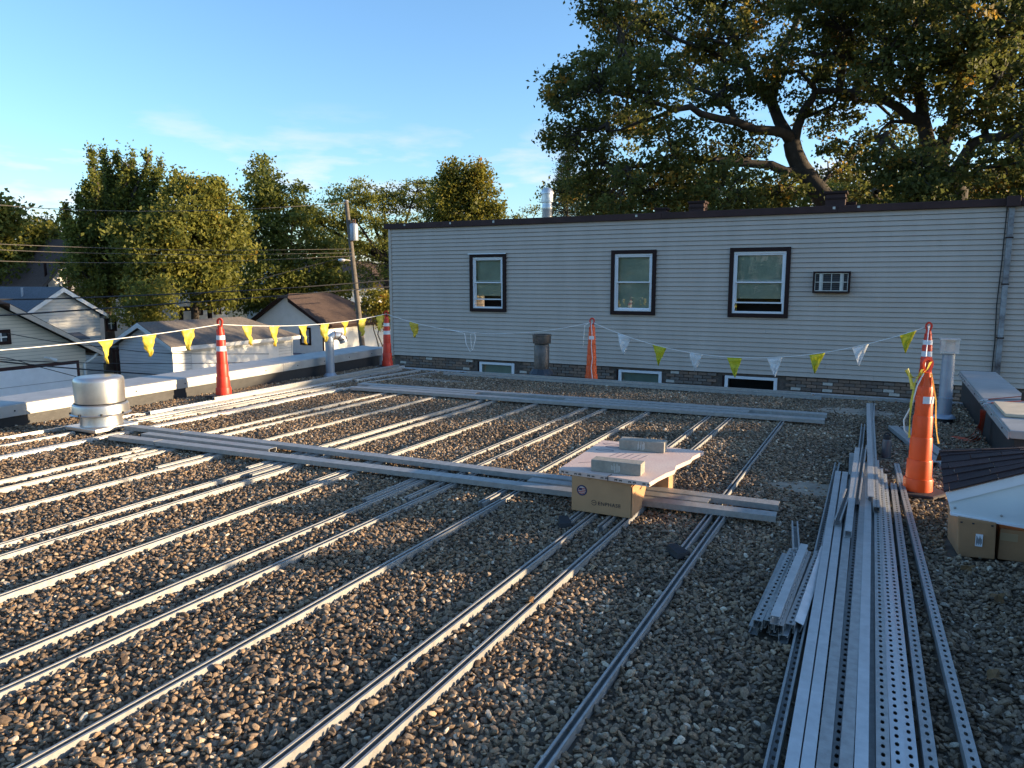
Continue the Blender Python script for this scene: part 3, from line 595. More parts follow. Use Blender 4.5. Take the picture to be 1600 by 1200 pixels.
# right side flap: a five sided panel standing proud, hand hole
MB().add([(bx1+.004, by0+.004, bz0+.002), (bx1+.004, by1-.01, bz0+.06), (bx1+.03, by1+.02, bz1-.03), (bx1+.02, by0+.16, bz1-.004), (bx1+.004, by0+.004, bz1-.03),
          (bx1+.009, by0+.004, bz0+.002), (bx1+.009, by1-.01, bz0+.06), (bx1+.035, by1+.02, bz1-.03), (bx1+.025, by0+.16, bz1-.004), (bx1+.009, by0+.004, bz1-.03)],
         [(4, 3, 2, 1, 0), (5, 6, 7, 8, 9), (0, 1, 6, 5), (1, 2, 7, 6), (2, 3, 8, 7), (3, 4, 9, 8), (4, 0, 5, 9)]).build('side_flap', CARD, cb)
MB().add([(bx1+.0185, by0+.155, .205), (bx1+.0205, by0+.195, .22), (bx1+.0215, by0+.195, .232), (bx1+.0195, by0+.155, .217)], [(0, 1, 2, 3)]).build('hand_hole', INK, cb)
MB().add([(bx0+.10, by0-.0012, bz1-.0005), (bx0+.13, by0-.0012, bz1-.018), (bx0+.16, by0-.0012, bz1-.0005)], [(0, 1, 2)]).build('notch', CARD2, cb)
me = text_mesh('ENPHASE', .036); me.materials.append(INK)
o = bpy.data.objects.new('lettering', me); C.objects.link(o); o.parent = body; o.rotation_euler = (PI/2, 0, 0); o.location = Vector((bx0+.198, by0-.0018, .105))-WL[cb.name]
lg = MB(); cx, cz = bx0+.168, .118
def arc(m_, cx, cz, r0, r1, a0, a1, y, n=14, mi=0):
    vs = []; fs = []
    for k in range(n+1):
        a = a0+(a1-a0)*k/n; vs += [(cx+r0*math.cos(a), y, cz+r0*math.sin(a)), (cx+r1*math.cos(a), y, cz+r1*math.sin(a))]
        if k: fs.append((2*k-2, 2*k, 2*k+1, 2*k-1))
    m_.add(vs, fs, mi)
arc(lg, cx, cz, .0155, .0195, R(12), R(168), by0-.0018); arc(lg, cx, cz, .0155, .0195, R(192), R(348), by0-.0018)
lg.box(cx-.011, cx+.0185, by0-.0018, by0-.0012, cz-.002, cz+.002); lg.build('logo', INK, body)
em = MB(); ex, ez = bx0+.078, .195
arc(em, ex, ez, 0, .038, 0, 2*PI, by0-.0012, 28, 0); arc(em, ex, ez, 0, .028, 0, 2*PI, by0-.0016, 24, 1)
for k in range(4): zz = ez-.021+.0118*k; hw = math.sqrt(max(0, .027**2-(zz-ez)**2)); em.box(ex-hw, ex+hw, by0-.0024, by0-.0019, zz-.003, zz+.003, 2)
em.box(ex-.022, ex+.001, by0-.0032, by0-.0026, ez+.001, ez+.017, 0)
em.build('flag_emblem', [mat('navy_print', (.03, .03, .085), .8), mat('pale_print', (.5, .42, .36), .8), mat('red_print', (.42, .05, .04), .8)], body)
cb2 = thing('cardboard_box', 'second cardboard box mostly hidden under the back of the foam board', 'box', (-1.42, 5.6, .05))
MB().box(-1.75, -1.37, 5.42, 5.62, RZ+CHH+.002, .290).build('carton', CARD, cb2, bevel=.004)
fb = thing('foam_board', 'pink insulation foam board with torn edge resting on the cardboard boxes', 'foam board', (-1.62, 5.2, .295))
outl = [(-1.975, 4.70), (-1.62, 4.672), (-1.30, 4.640), (-1.285, 4.80), (-1.262, 4.93), (-1.235, 5.04), (-1.252, 5.16), (-1.235, 5.25), (-1.205, 5.40), (-1.212, 5.50), (-1.175, 5.72), (-1.60, 5.735), (-2.02, 5.745)]
n = len(outl); zt = .324
MB().add([(x, y, .294) for x, y in outl]+[(x+random.uniform(-.003, .003), y, zt) for x, y in outl], [tuple(range(n-1, -1, -1)), tuple(range(n, 2*n))]+[(i, (i+1) % n, (i+1) % n+n, i+n) for i in range(n)], 0).build('board', FOAM, fb)
pk = MB()
for k in range(20):                                   # printed marks along the front edge
    t = (k+.6)/20; x = -1.975+t*.675; y = 4.70-.06*t-.0022
    if k % 3 == 2: continue
    for q in range(3): pk.box(x+q*.007, x+q*.007+.0045, y-.0004, y, .302+.003*(q % 2), .316-.002*(k % 2))
pk.build('edge_print', INK, fb)
hd = MB()
for (ax, ay, ra, rb) in ((-1.90, 5.62, .07, .032), (-1.86, 5.53, .06, .028), (-1.88, 5.40, .075, .03)):
    vs = []; fs = []
    for k in range(25):
        a = 2*PI*k/24; vs += [(ax+ra*math.cos(a), ay+rb*math.sin(a), zt+.0012), (ax+(ra-.008)*math.cos(a), ay+(rb-.007)*math.sin(a), zt+.0012)]
        if k: fs.append((2*k-2, 2*k-1, 2*k+1, 2*k))
    hd.add(vs, fs)
for k in range(5): hd.add([(-1.78+k*.055, 5.22, zt+.0012), (-1.775+k*.055, 5.22, zt+.0012), (-1.745+k*.055, 5.38, zt+.0012), (-1.75+k*.055, 5.38, zt+.0012)], [(0, 1, 2, 3)])
hd.add([(-1.92, 4.93, zt+.0012), (-1.84, 5.0, zt+.0012), (-1.837, 4.993, zt+.0012), (-1.915, 4.923, zt+.0012)], [(0, 3, 2, 1)])
hd.build('marker_scribble', mat('purple_marker', (.10, .07, .13), .8), fb)
MB().tube([(-1.60, 4.666, .29), (-1.598, 4.664, .326), (-1.59, 4.70, .328), (-1.588, 4.715, .3275)], .0025, 5).build('tie_wire', INK, fb)
for (x, y, rz, lab) in ((-1.578, 4.815, R(2), 'front concrete block weighing down the foam board'), (-1.615, 5.545, R(4), 'rear concrete block weighing down the foam board')):
    b_ = thing('concrete_block', lab, 'concrete block', (x, y, zt+.001), 'concrete blocks on the foam board'); b_.rotation_euler = (0, 0, rz)
    MB().box(-.178, .178, -.058, .058, 0, .082).build('block', BLOCK, b_, bevel=.004, local=True)
    s_ = MB()
    for k in range(7): xx = -.03+k*.009+random.uniform(-.003, .003); s_.box(xx, xx+.004, -.0590, -.0584, .004+random.uniform(0, .02), .05+random.uniform(0, .028))
    s_.build('white_scuff', CHALK, b_, local=True)

# ================================================================== SHINGLED GABLE PIECE AND CARTONS
sg = thing('shingled_gable_piece', 'small gable roof piece with brown shingles and white panel set on cartons', 'roof piece', (.9, 5.2, .25))
F = [Vector(q) for q in [(.425, 5.0, .392), (.452, 5.0, .262), (1.55, 5.02, .175), (1.55, 5.02, .875)]]
B0, B1 = Vector((.405, 5.52, .540)), Vector((1.55, 5.55, .70))
bk = Vector((0, .03, 0))
MB().add([F[1], F[2], F[3], F[0], F[1]+bk, F[2]+bk, F[3]+bk, F[0]+bk], [(0, 1, 2, 3), (7, 6, 5, 4), (0, 4, 5, 1), (1, 5, 6, 2), (2, 6, 7, 3), (3, 7, 4, 0)]).build('front_panel', WPAINT, sg)
u = (F[3]-F[0]); dn = Vector((.03, -.012, -.075))
a0 = F[0]+Vector((-.012, -.016, -.004)); a1 = F[3]+Vector((0, -.016, -.004))
MB().hexa([a0+Vector((.02, 0, -.055)), a1+Vector((0, 0, -.055)), a1+Vector((0, .015, -.055)), a0+Vector((.02, .015, -.055)), a0, a1, a1+Vector((0, .015, 0)), a0+Vector((0, .015, 0))]).build('rake_trim', VINYL, sg)
MB().hexa([F[1]+Vector((-.004, -.008, -.008)), F[2]+Vector((0, -.008, -.008)), F[2]+Vector((0, .03, -.008)), F[1]+Vector((-.004, .03, -.008)), F[1]+Vector((-.004, -.008, .006)), F[2]+Vector((0, -.008, .006)), F[2]+Vector((0, .03, .006)), F[1]+Vector((-.004, .03, .006))]).build('bottom_trim', VINYL, sg)
MB().add([F[1]+bk, F[0]+bk, B0+Vector((.02, 0, -.02)), Vector((.45, 5.5, .30))], [(0, 1, 2, 3)]).build('end_panel', WPAINT, sg)
for (x, z) in ((.475, .355), (.47, .30), (.705, .285), (.93, .45)):
    MB().lathe([(.008, 0), (.007, .004), (.003, .005)], 10).build('screw_head', GALV, sg, local=True); C.objects[-1].matrix_local = Matrix.Translation(Vector((x, 4.999, z))-WL[sg.name])@Matrix.Rotation(PI/2, 4, 'X')
A0, A1 = F[0]+Vector((-.02, -.035, .004)), F[3]+Vector((0, -.035, .004))
nrm = ((A1-A0).cross(B0-A0)).normalized(); nrm = nrm if nrm.z > 0 else -nrm
NC = 6
for r in range(NC):
    t0, t1 = r/NC, min(1, (r+1.18)/NC); x = -random.uniform(.05, .2)
    while x < 1:
        x2 = x+random.uniform(.13, .22); a, b = max(0, x), min(1, x2-.003); x = x2
        if b-a < .02: continue
        P = lambda s_, t_: A0.lerp(A1, s_).lerp(B0.lerp(B1, s_), t_)
        lo = nrm*random.choice((.006, .009, .012)); hi = nrm*.002
        jog = random.choice((0, 0, .03))
        p = [P(a, t0-jog*.5 if r else t0), P(b, t0-jog*.5 if r else t0), P(b, t1), P(a, t1)]
        MB().hexa([p[0], p[1], p[2], p[3], p[0]+lo, p[1]+lo, p[2]+hi, p[3]+hi]).build('shingle', random.choice(SHING), sg)
for k in range(5):
    s0, s1 = k/5, (k+1.08)/5
    p, q = B0.lerp(B1, s0), B0.lerp(B1, min(1, s1)); w1 = Vector((0, -.06, -.012)); w2 = Vector((0, .06, -.03)); hgt = Vector((0, 0, .016+.003*(k % 2)))
    MB().hexa([p+w1, q+w1, q+w2, p+w2, p+w1+hgt, q+w1+hgt, q+w2+hgt, p+w2+hgt]).build('ridge_cap', random.choice(SHING), sg)
MB().add([B0, B1, Vector((1.55, 6.0, .55)), Vector((.42, 6.0, .36))], [(0, 1, 2, 3)]).build('back_slope', SHING[0], sg)
ct = thing('cardboard_carton', 'brown carton with white shipping label under the shingled gable piece', 'box', (.59, 5.15, 0))
MB().hexa([Vector(q) for q in [(.505, 4.97, .014), (.690, 4.985, .02), (.70, 5.30, .02), (.470, 5.30, .014), (.487, 4.972, .252), (.682, 4.985, .24), (.70, 5.30, .28), (.455, 5.30, .30)]]).build('carton', CARD2, ct, bevel=.005)
MB().box(.584, .620, 4.967, 4.9735, .092, .165).build('shipping_label', mat('label_paper', (.7, .7, .72), .7), ct)
lm = MB()
for k in range(6): lm.box(.588+.005*k, .5905+.005*k, 4.9655, 4.9665, .10+.01*(k % 2), .155-.008*(k % 3))
lm.build('label_print', INK, ct)
for x in (.50, .56, .655): MB().box(x, x+.012, 4.967, 4.971, .222, .23, M=None).build('staple_dent', INK, ct)
ct2 = thing('cardboard_carton', 'darker long carton lying right of the labelled carton', 'box', (1.0, 5.2, 0))
MB().box(.71, 1.4, 5.03, 5.36, .01, .20).build('carton', CARD2, ct2, bevel=.005)
MB().box(.712, .80, 5.0275, 5.0295, .13, .175).build('packing_tape', mat('brown_tape', (.36, .24, .13), .35), ct2)
FOOT += [(.45, 5.15, .72, 5.15, .2), (.72, 5.2, 1.4, 5.2, .18)]
# straps and bucket on the right parapet
st = thing('ratchet_strap', 'orange ratchet straps pulled across the right parapet coping', 'strap', (1.2, 8.9, .41))
for (ya, yb) in ((9.05, 9.32), (8.80, 9.0)):
    MB().hexa([Vector(q) for q in [(1.03, ya-.025, .408), (1.46, yb-.025, .44), (1.46, yb+.025, .44), (1.03, ya+.025, .408), (1.03, ya-.025, .411), (1.46, yb-.025, .443), (1.46, yb+.025, .443), (1.03, ya+.025, .411)]]).build('webbing', STRAP, st)
    MB().tube([(1.06, ya-.02, .415), (1.0, ya-.02, .40), (.985, ya, .375), (1.0, ya+.02, .36), (1.02, ya+.02, .38)], .006, 6).build('hook', GALV2, st, smooth=True)
MB().box(1.33, 1.36, 8.9, 8.93, .44, .53).build('ratchet_handle', BLACKR, st)
for k in range(4):
    y = 8.62+.03*k; ribbon(st, [((1.01-.01*k, y+.1, .34), 1.2), ((.99, y+.05, .22), .8), ((.985-.02*k, y, .10), 1.4), ((.95-.03*k, y-.03, .05), .4), ((.88-.05*k, y-.05, .03+.01*k), .9)], .05, STRAP, 'strap_tail')
bu = thing('bucket', 'white bucket with orange rim standing at the right parapet', 'bucket', (1.62, 9.2, .3))
MB().lathe([(.13, .0), (.165, .36), (.158, .36), (.12, .02)], 28, (1.66, 9.3, .36)).build('pail', mat('white_plastic', (.78, .77, .74), .4, trans=.2), bu, smooth='angle')
MB().lathe([(.172, .34), (.175, .385), (.160, .385), (.160, .345)], 28, (1.66, 9.3, .36)).build('rim', mat('orange_plastic_rim', (.75, .33, .05), .4), bu, smooth='angle')
MB().box(1.46, 2.2, 8.9, 9.7, -.1, .35).build('stand', WOOD, bu)
for i, (x, y, s_) in enumerate(((.62, 4.3, .05), (.74, 3.9, .06), (.52, 4.7, .04), (.80, 4.5, .05), (.50, 3.4, .05), (-1.5, 3.2, .035))):
    a = random.uniform(0, 6); M = Matrix.Translation((x, y, .045))@Matrix.Rotation(a, 4, 'Z')@Matrix.Rotation(.4, 4, 'X')
    vs = [M@Vector((math.cos(t)*s_*(1+.3*math.cos(5*t)), math.sin(t)*s_*.6*(1+.3*math.cos(5*t)), .012*math.cos(2*t))) for t in [2*PI*k/20 for k in range(20)]]
    tag(MB().add(vs, [tuple(range(20))]).build('fallen_leaf', mat('dry_leaf', (.16, .085, .03), .9, 0, .3, 30), loc=(x, y, .045)), ['dry leaf on the gravel right of the pile, below the labelled carton', 'largest dry leaf lying far right on the dark gravel', 'dry leaf close in front of the labelled carton', 'dry leaf in front of the long darker carton', 'dry leaf nearest the camera right of the pile', 'dry leaf alone on the gravel in front of the printed box'][i], 'leaf', 'fallen leaves on the gravel')

# ================================================================== GRAVEL (stuff)
stone_col = bpy.data.collections.new('stones')
SM = bpy.data.materials.new('river_stone'); SM.use_nodes = True; n_ = SM.node_tree; pb = n_.nodes['Principled BSDF']; pb.inputs['Roughness'].default_value = .75
oi = n_.nodes.new('ShaderNodeObjectInfo'); rp = n_.nodes.new('ShaderNodeValToRGB'); e = rp.color_ramp.elements
cols = [(0, (0.111, 0.081, 0.059)), (0.2, (0.192, 0.141, 0.096)), (0.4, (0.293, 0.209, 0.138)), (0.56, (0.211, 0.175, 0.142)), (0.7, (0.363, 0.252, 0.161)), (0.82, (0.282, 0.233, 0.184)), (0.92, (0.424, 0.31, 0.202)), (0.97, (0.525, 0.446, 0.35)), (1, (0.665, 0.601, 0.506))]
e[0].position = 0; e[0].color = (*cols[0][1], 1); e[1].position = 1; e[1].color = (*cols[-1][1], 1)
for p_, c_ in cols[1:-1]: q = e.new(p_); q.color = (*c_, 1)
n_.links.new(oi.outputs['Random'], rp.inputs[0])
tc_ = n_.nodes.new('ShaderNodeTexCoord'); nz_ = n_.nodes.new('ShaderNodeTexNoise'); nz_.inputs['Scale'].default_value = 2.5; nz_.inputs['Detail'].default_value = 5
n_.links.new(tc_.outputs['Object'], nz_.inputs['Vector'])
hs = n_.nodes.new('ShaderNodeMix'); hs.data_type = 'RGBA'; hs.blend_type = 'MULTIPLY'; hs.inputs[0].default_value = .7
cr_ = n_.nodes.new('ShaderNodeValToRGB'); cr_.color_ramp.elements[0].color = (.45, .45, .45, 1); cr_.color_ramp.elements[1].color = (1.35, 1.3, 1.25, 1); cr_.color_ramp.elements[0].position = .3; cr_.color_ramp.elements[1].position = .7
n_.links.new(nz_.outputs[0], cr_.inputs[0]); n_.links.new(rp.outputs[0], hs.inputs[6]); n_.links.new(cr_.outputs[0], hs.inputs[7]); 
nzl = n_.nodes.new('ShaderNodeTexNoise'); nzl.inputs['Scale'].default_value = 1.1; nzl.inputs['Detail'].default_value = 4; n_.links.new(oi.outputs['Location'], nzl.inputs['Vector'])
crl = n_.nodes.new('ShaderNodeValToRGB'); crl.color_ramp.elements[0].position = .32; crl.color_ramp.elements[0].color = (.68, .67, .66, 1); crl.color_ramp.elements[1].position = .68; crl.color_ramp.elements[1].color = (1.15, 1.10, 1.02, 1); n_.links.new(nzl.outputs[0], crl.inputs[0])
h2 = n_.nodes.new('ShaderNodeMix'); h2.data_type = 'RGBA'; h2.blend_type = 'MULTIPLY'; h2.inputs[0].default_value = 1
n_.links.new(hs.outputs[2], h2.inputs[6]); n_.links.new(crl.outputs[0], h2.inputs[7]); n_.links.new(h2.outputs[2], pb.inputs['Base Color']); pb.inputs['Specular IOR Level'].default_value = .25
def stone_obj(i):
    bm = bmesh.new(); bmesh.ops.create_icosphere(bm, subdivisions=2, radius=1.0)
    rr = np.random.default_rng(100+i); pl_ = rr.normal(size=(9, 3)); pl_ /= np.linalg.norm(pl_, axis=1)[:, None]; dd = rr.uniform(.45, .85, 9)
    ax_ = np.array([rr.uniform(1.05, 1.5), rr.uniform(.75, 1.0), rr.uniform(.5, .8)])
    for v in bm.verts:
        p_ = np.array(v.co)
        for a_, d_ in zip(pl_, dd):
            s_ = p_@a_
            if s_ > d_: p_ = p_-a_*(s_-d_)*.92
        p_ = p_*(1+rr.normal()*.025); v.co = p_*ax_*1.12
    me = bpy.data.meshes.new('stone'); bm.to_mesh(me); bm.free(); me.materials.append(SM); me.shade_smooth(); me.set_sharp_from_angle(angle=R(34))
    return bpy.data.objects.new('stone', me)
for i in range(14): stone_col.objects.link(stone_obj(i))
def grid(x0, x1, y0, y1, pitch, jit):
    nx, ny = int((x1-x0)/pitch), int((y1-y0)/pitch)
    gx, gy = np.meshgrid(x0+(np.arange(nx)+.5)*pitch, y0+(np.arange(ny)+.5)*pitch)
    gx = gx+(np.arange(ny) % 2)[:, None]*pitch/2
    p_ = np.stack([gx.ravel(), gy.ravel()], 1)+rng.uniform(-jit, jit, (nx*ny, 2))*pitch; return p_
P1 = grid(-8.68, 1.05, .2, 11.34, .0225, .6); P2 = grid(-8.68, 1.05, .2, 11.34, .039, .65)
pts = np.concatenate([P1, P2]); zz = np.concatenate([rng.uniform(-.004, .012, len(P1)), rng.uniform(.012, .024, len(P2))])
sc = np.concatenate([rng.uniform(.0095, .0165, len(P1)), rng.uniform(.007, .016, len(P2))*(1+.5*(rng.random(len(P2)) < .13))])
und = .010*np.sin(pts[:, 0]*2.1+np.sin(pts[:, 1]*1.3)*1.5)*np.sin(pts[:, 1]*1.7+pts[:, 0]*.6)
keep = np.ones(len(pts), bool)
for (xa, ya, xb, yb, hw) in FOOT:
    d = np.array([xb-xa, yb-ya]); L2 = d@d; rel = pts-np.array([xa, ya]); t = np.clip(rel@d/L2, 0, 1)
    dist = np.linalg.norm(rel-t[:, None]*d, axis=1); inside = (rel@d >= -.01*L2**.5) & (rel@d <= L2+.01*L2**.5)
    keep &= ~((dist < hw+.006) & inside)
for (px, py, rx, ry) in ((-.35, 6.15, .36, .18), (-.05, 5.75, .2, .12), (-.25, 10.1, .45, .26), (-6.6, 10.25, .7, .16)):
    q = ((pts[:, 0]-px)/rx)**2+((pts[:, 1]-py)/ry)**2; keep &= ~((q < 1) & (rng.random(len(pts)) < .93))
for (px, py) in ((vx, vy), (gx, gy), (qx, qy), (.125, 7.55)): keep &= np.hypot(pts[:, 0]-px, pts[:, 1]-py) > .1
pts = pts[keep]; zz = (zz+und)[keep]; sc = sc[keep]
me = bpy.data.meshes.new('gravel'); me.vertices.add(len(pts)); me.vertices.foreach_set('co', np.column_stack([pts, zz]).ravel())
at_ = me.attributes.new('size', 'FLOAT', 'POINT'); at_.data.foreach_set('value', sc*.90)
go = bpy.data.objects.new('gravel', me); C.objects.link(go); tag(go, 'brown and grey river gravel covering the flat roof', 'gravel', kind='stuff')
ng = bpy.data.node_groups.new('scatter_stones', 'GeometryNodeTree')
ng.interface.new_socket('Geometry', in_out='INPUT', socket_type='NodeSocketGeometry'); ng.interface.new_socket('Geometry', in_out='OUTPUT', socket_type='NodeSocketGeometry')
gi = ng.nodes.new('NodeGroupInput'); g_o = ng.nodes.new('NodeGroupOutput'); iop = ng.nodes.new('GeometryNodeInstanceOnPoints')
ci = ng.nodes.new('GeometryNodeCollectionInfo'); ci.inputs['Collection'].default_value = stone_col; ci.inputs['Separate Children'].default_value = True; ci.inputs['Reset Children'].default_value = True
iop.inputs['Pick Instance'].default_value = True
ri = ng.nodes.new('FunctionNodeRandomValue'); ri.data_type = 'INT'; ri.inputs['Min'].default_value = 0; ri.inputs['Max'].default_value = 13
rv_ = ng.nodes.new('FunctionNodeRandomValue'); rv_.data_type = 'FLOAT_VECTOR'; rv_.inputs['Min'].default_value = (-.7, -.7, 0); rv_.inputs['Max'].default_value = (.7, .7, 6.28)
na = ng.nodes.new('GeometryNodeInputNamedAttribute'); na.data_type = 'FLOAT'; na.inputs['Name'].default_value = 'size'
L_ = ng.links.new
L_(gi.outputs[0], iop.inputs['Points']); L_(ci.outputs[0], iop.inputs['Instance']); L_(ri.outputs[2], iop.inputs['Instance Index'])
L_(rv_.outputs[0], iop.inputs['Rotation']); L_(na.outputs[0], iop.inputs['Scale']); L_(iop.outputs[0], g_o.inputs[0])
md = go.modifiers.new('scatter', 'NODES'); md.node_group = ng

#@@BACKGROUND@@
# ================================================================== HOUSES AND GARAGES ACROSS THE ALLEY
def lap_mat(name, col, pitch=.115, depth=.35):
    m = bpy.data.materials.new(name); m.use_nodes = True; n = m.node_tree; b = n.nodes['Principled BSDF']; b.inputs['Roughness'].default_value = .6
    t = n.nodes.new('ShaderNodeTexCoord'); s = n.nodes.new('ShaderNodeSeparateXYZ'); n.links.new(t.outputs['Object'], s.inputs[0])
    d = n.nodes.new('ShaderNodeMath'); d.operation = 'DIVIDE'; d.inputs[1].default_value = pitch; n.links.new(s.outputs[2], d.inputs[0])
    f = n.nodes.new('ShaderNodeMath'); f.operation = 'FRACT'; n.links.new(d.outputs[0], f.inputs[0])
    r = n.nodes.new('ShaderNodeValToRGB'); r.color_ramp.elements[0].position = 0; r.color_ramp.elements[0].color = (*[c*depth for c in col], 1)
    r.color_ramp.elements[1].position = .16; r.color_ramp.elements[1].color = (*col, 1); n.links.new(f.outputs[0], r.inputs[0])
    z = n.nodes.new('ShaderNodeTexNoise'); z.inputs['Scale'].default_value = 1.3; z.inputs['Detail'].default_value = 5; n.links.new(t.outputs['Object'], z.inputs['Vector'])
    mr = n.nodes.new('ShaderNodeMapRange'); mr.inputs[3].default_value = .82; mr.inputs[4].default_value = 1.12; n.links.new(z.outputs[0], mr.inputs[0])
    mm = n.nodes.new('ShaderNodeMix'); mm.data_type = 'RGBA'; mm.blend_type = 'MULTIPLY'; mm.inputs[0].default_value = 1
    n.links.new(r.outputs[0], mm.inputs[6]); n.links.new(mr.outputs[0], mm.inputs[7]); n.links.new(mm.outputs[2], b.inputs['Base Color'])
    bp = n.nodes.new('ShaderNodeBump'); bp.inputs['Strength'].default_value = .6; bp.inputs['Distance'].default_value = .02; n.links.new(f.outputs[0], bp.inputs['Height']); n.links.new(bp.outputs[0], b.inputs['Normal'])
    return m
CREAM = lap_mat('cream_lap_siding', (.70, .64, .53)); WHITES = lap_mat('white_lap_siding', (.76, .77, .78), .13); GREYS = lap_mat('pale_grey_lap_siding', (.58, .58, .55), .13)
STUCCO = mat('white_stucco', (.80, .79, .76), .9, 0, .07, 3, bump=.3, bscale=40)
RGREY = mat('grey_asphalt_shingles', (.11, .115, .13), .95, 0, .3, 14, bump=.4, bscale=30); RBROWN = mat('brown_asphalt_shingles', (.075, .048, .038), .95, 0, .3, 12, bump=.4, bscale=30); RTAUPE = mat('taupe_asphalt_shingles', (.15, .13, .115), .95, 0, .3, 12, bump=.4, bscale=30)
TRIM = mat('white_trim', (.76, .75, .72), .6, 0, .08, 4); DOORW = mat('white_door_panel', (.78, .79, .80), .5, 0, .08, 2)
def house(label, cat, x0, x1, y0, y1, ze, zr, axis, wm, rm, ov=.3, trim=TRIM, hip=0., clip=0., group='garages and houses across the alley', name='garage'):
    """gabled building; axis is the ridge direction; hip shortens the ridge at its far end, clip cuts the near gable peak"""
    t = thing(name, label, cat, ((x0+x1)/2, (y0+y1)/2, GZ), group)
    def T(u, v, z): return (u, v, z) if axis == 'Y' else (v, u, z)       # u across, v along
    u0, u1, v0, v1 = (x0, x1, y0, y1) if axis == 'Y' else (y0, y1, x0, x1)
    um = (u0+u1)/2; near = v0 if axis == 'Y' else v1; far = v1 if axis == 'Y' else v0; sg_ = 1 if far > near else -1
    m = MB()
    for v in (near, far): m.add([T(u0, v, GZ), T(u1, v, GZ), T(u1, v, ze), T(um, v, zr if not (hip and v == far) else ze+.01), T(u0, v, ze)], [(0, 1, 2, 3, 4)])
    for u in (u0, u1): m.add([T(u, near, GZ), T(u, far, GZ), T(u, far, ze), T(u, near, ze)], [(0, 1, 2, 3)])
    m.build('wall', wm, t)
    sl = (zr-ze)/((u1-u0)/2); r_near = near-sg_*ov; r_far = far+sg_*ov; rz = zr+.05; rf = far-sg_*hip if hip else r_far; rn = near+sg_*clip*1.6-sg_*ov if clip else r_near
    rt = MB(); th = .11
    for s, u in ((-1, u0), (1, u1)):
        ue = u+s*ov; zee = ze-sl*ov+.05
        if clip: uc = um+s*(u1-u0)/2*clip*.5; zc = rz-sl*abs(uc-um); poly = [T(ue, r_near, zee), T(ue, r_far, zee), T(um, rf, rz), T(um, rn, rz), T(uc, r_near, zc)]
        else: poly = [T(ue, r_near, zee), T(ue, r_far, zee), T(um, rf, rz), T(um, r_near, rz)]
        k = len(poly); rt.add(poly+[(a, b, c+th) for a, b, c in poly], [tuple(range(k)), tuple(range(2*k-1, k-1, -1))]+[(i, (i+1) % k, (i+1) % k+k, i+k) for i in range(k)])
    ue0, ue1, zee = u0-ov, u1+ov, ze-sl*ov+.05
    if hip: rt.add([T(ue0, r_far, zee+th), T(ue1, r_far, zee+th), T(um, rf, rz+th)], [(0, 1, 2)])
    if clip:
        a_, b_ = um-(u1-u0)/2*clip*.5, um+(u1-u0)/2*clip*.5; zc = rz-sl*(um-a_); rt.add([T(a_, r_near, zc+th), T(b_, r_near, zc+th), T(um, rn, rz+th)], [(0, 1, 2)])
    rt.build('roof', rm, t)
    for s, u in ((-1, u0), (1, u1)):                 # rake boards on the near gable, fascia along the eaves
        ue = u+s*ov; v = r_near-sg_*.012
        ut = um if not clip else um+s*(u1-u0)/2*clip*.5; zt_ = rz-sl*abs(ut-um)
        b = MB(); b.add([T(ue, v, zee-.06), T(ue, v, zee+th*.8), T(ut, v, zt_+th*.8), T(ut, v, zt_-.10), T(ue, v+sg_*.03, zee-.06), T(ue, v+sg_*.03, zee+th*.8), T(ut, v+sg_*.03, zt_+th*.8), T(ut, v+sg_*.03, zt_-.10)],
              [(0, 1, 2, 3), (7, 6, 5, 4), (0, 3, 7, 4), (1, 5, 6, 2)]); b.build('rake_board', trim, t)
        e_ = MB(); uu = ue+s*.012; e_.add([T(uu, r_near, zee-.07), T(uu, r_far, zee-.07), T(uu, r_far, zee+.09), T(uu, r_near, zee+.09), T(uu-s*.1, r_near, zee-.07), T(uu-s*.1, r_far, zee-.07)], [(0, 1, 2, 3), (0, 4, 5, 1)]); e_.build('gutter', trim, t)
    return t
def wall_window(par, axis, c, a0, a1, z0, z1, tr, out_=1, pane=None, bars=True):
    def B(m, p, q, r0, r1, d0, d1): return m.box(c+out_*d0, c+out_*d1, p, q, r0, r1) if axis == 'X' else m.box(p, q, c+out_*d0, c+out_*d1, r0, r1)
    w = .1; m = MB(); B(m, a0, a0+w, z0, z1, .005, .05); B(m, a1-w, a1, z0, z1, .005, .05); B(m, a0+w, a1-w, z1-w, z1, .005, .048); B(m, a0+w, a1-w, z0, z0+w, .005, .048)
    o = m.build('window', tr, par)
    p = MB(); B(p, a0+w, a1-w, z0+w, z1-w, .006, .012); p.build('pane', pane or mat('dark_glass', (.05, .06, .07), .1, 0, .2, 2), o)
    if bars: b = MB(); B(b, (a0+a1)/2-.02, (a0+a1)/2+.02, z0+w, z1-w, .013, .03); B(b, a0+w, a1-w, (z0+z1)/2-.02, (z0+z1)/2+.02, .014, .028); b.build('glazing_bar', TRIM, o)
    return o
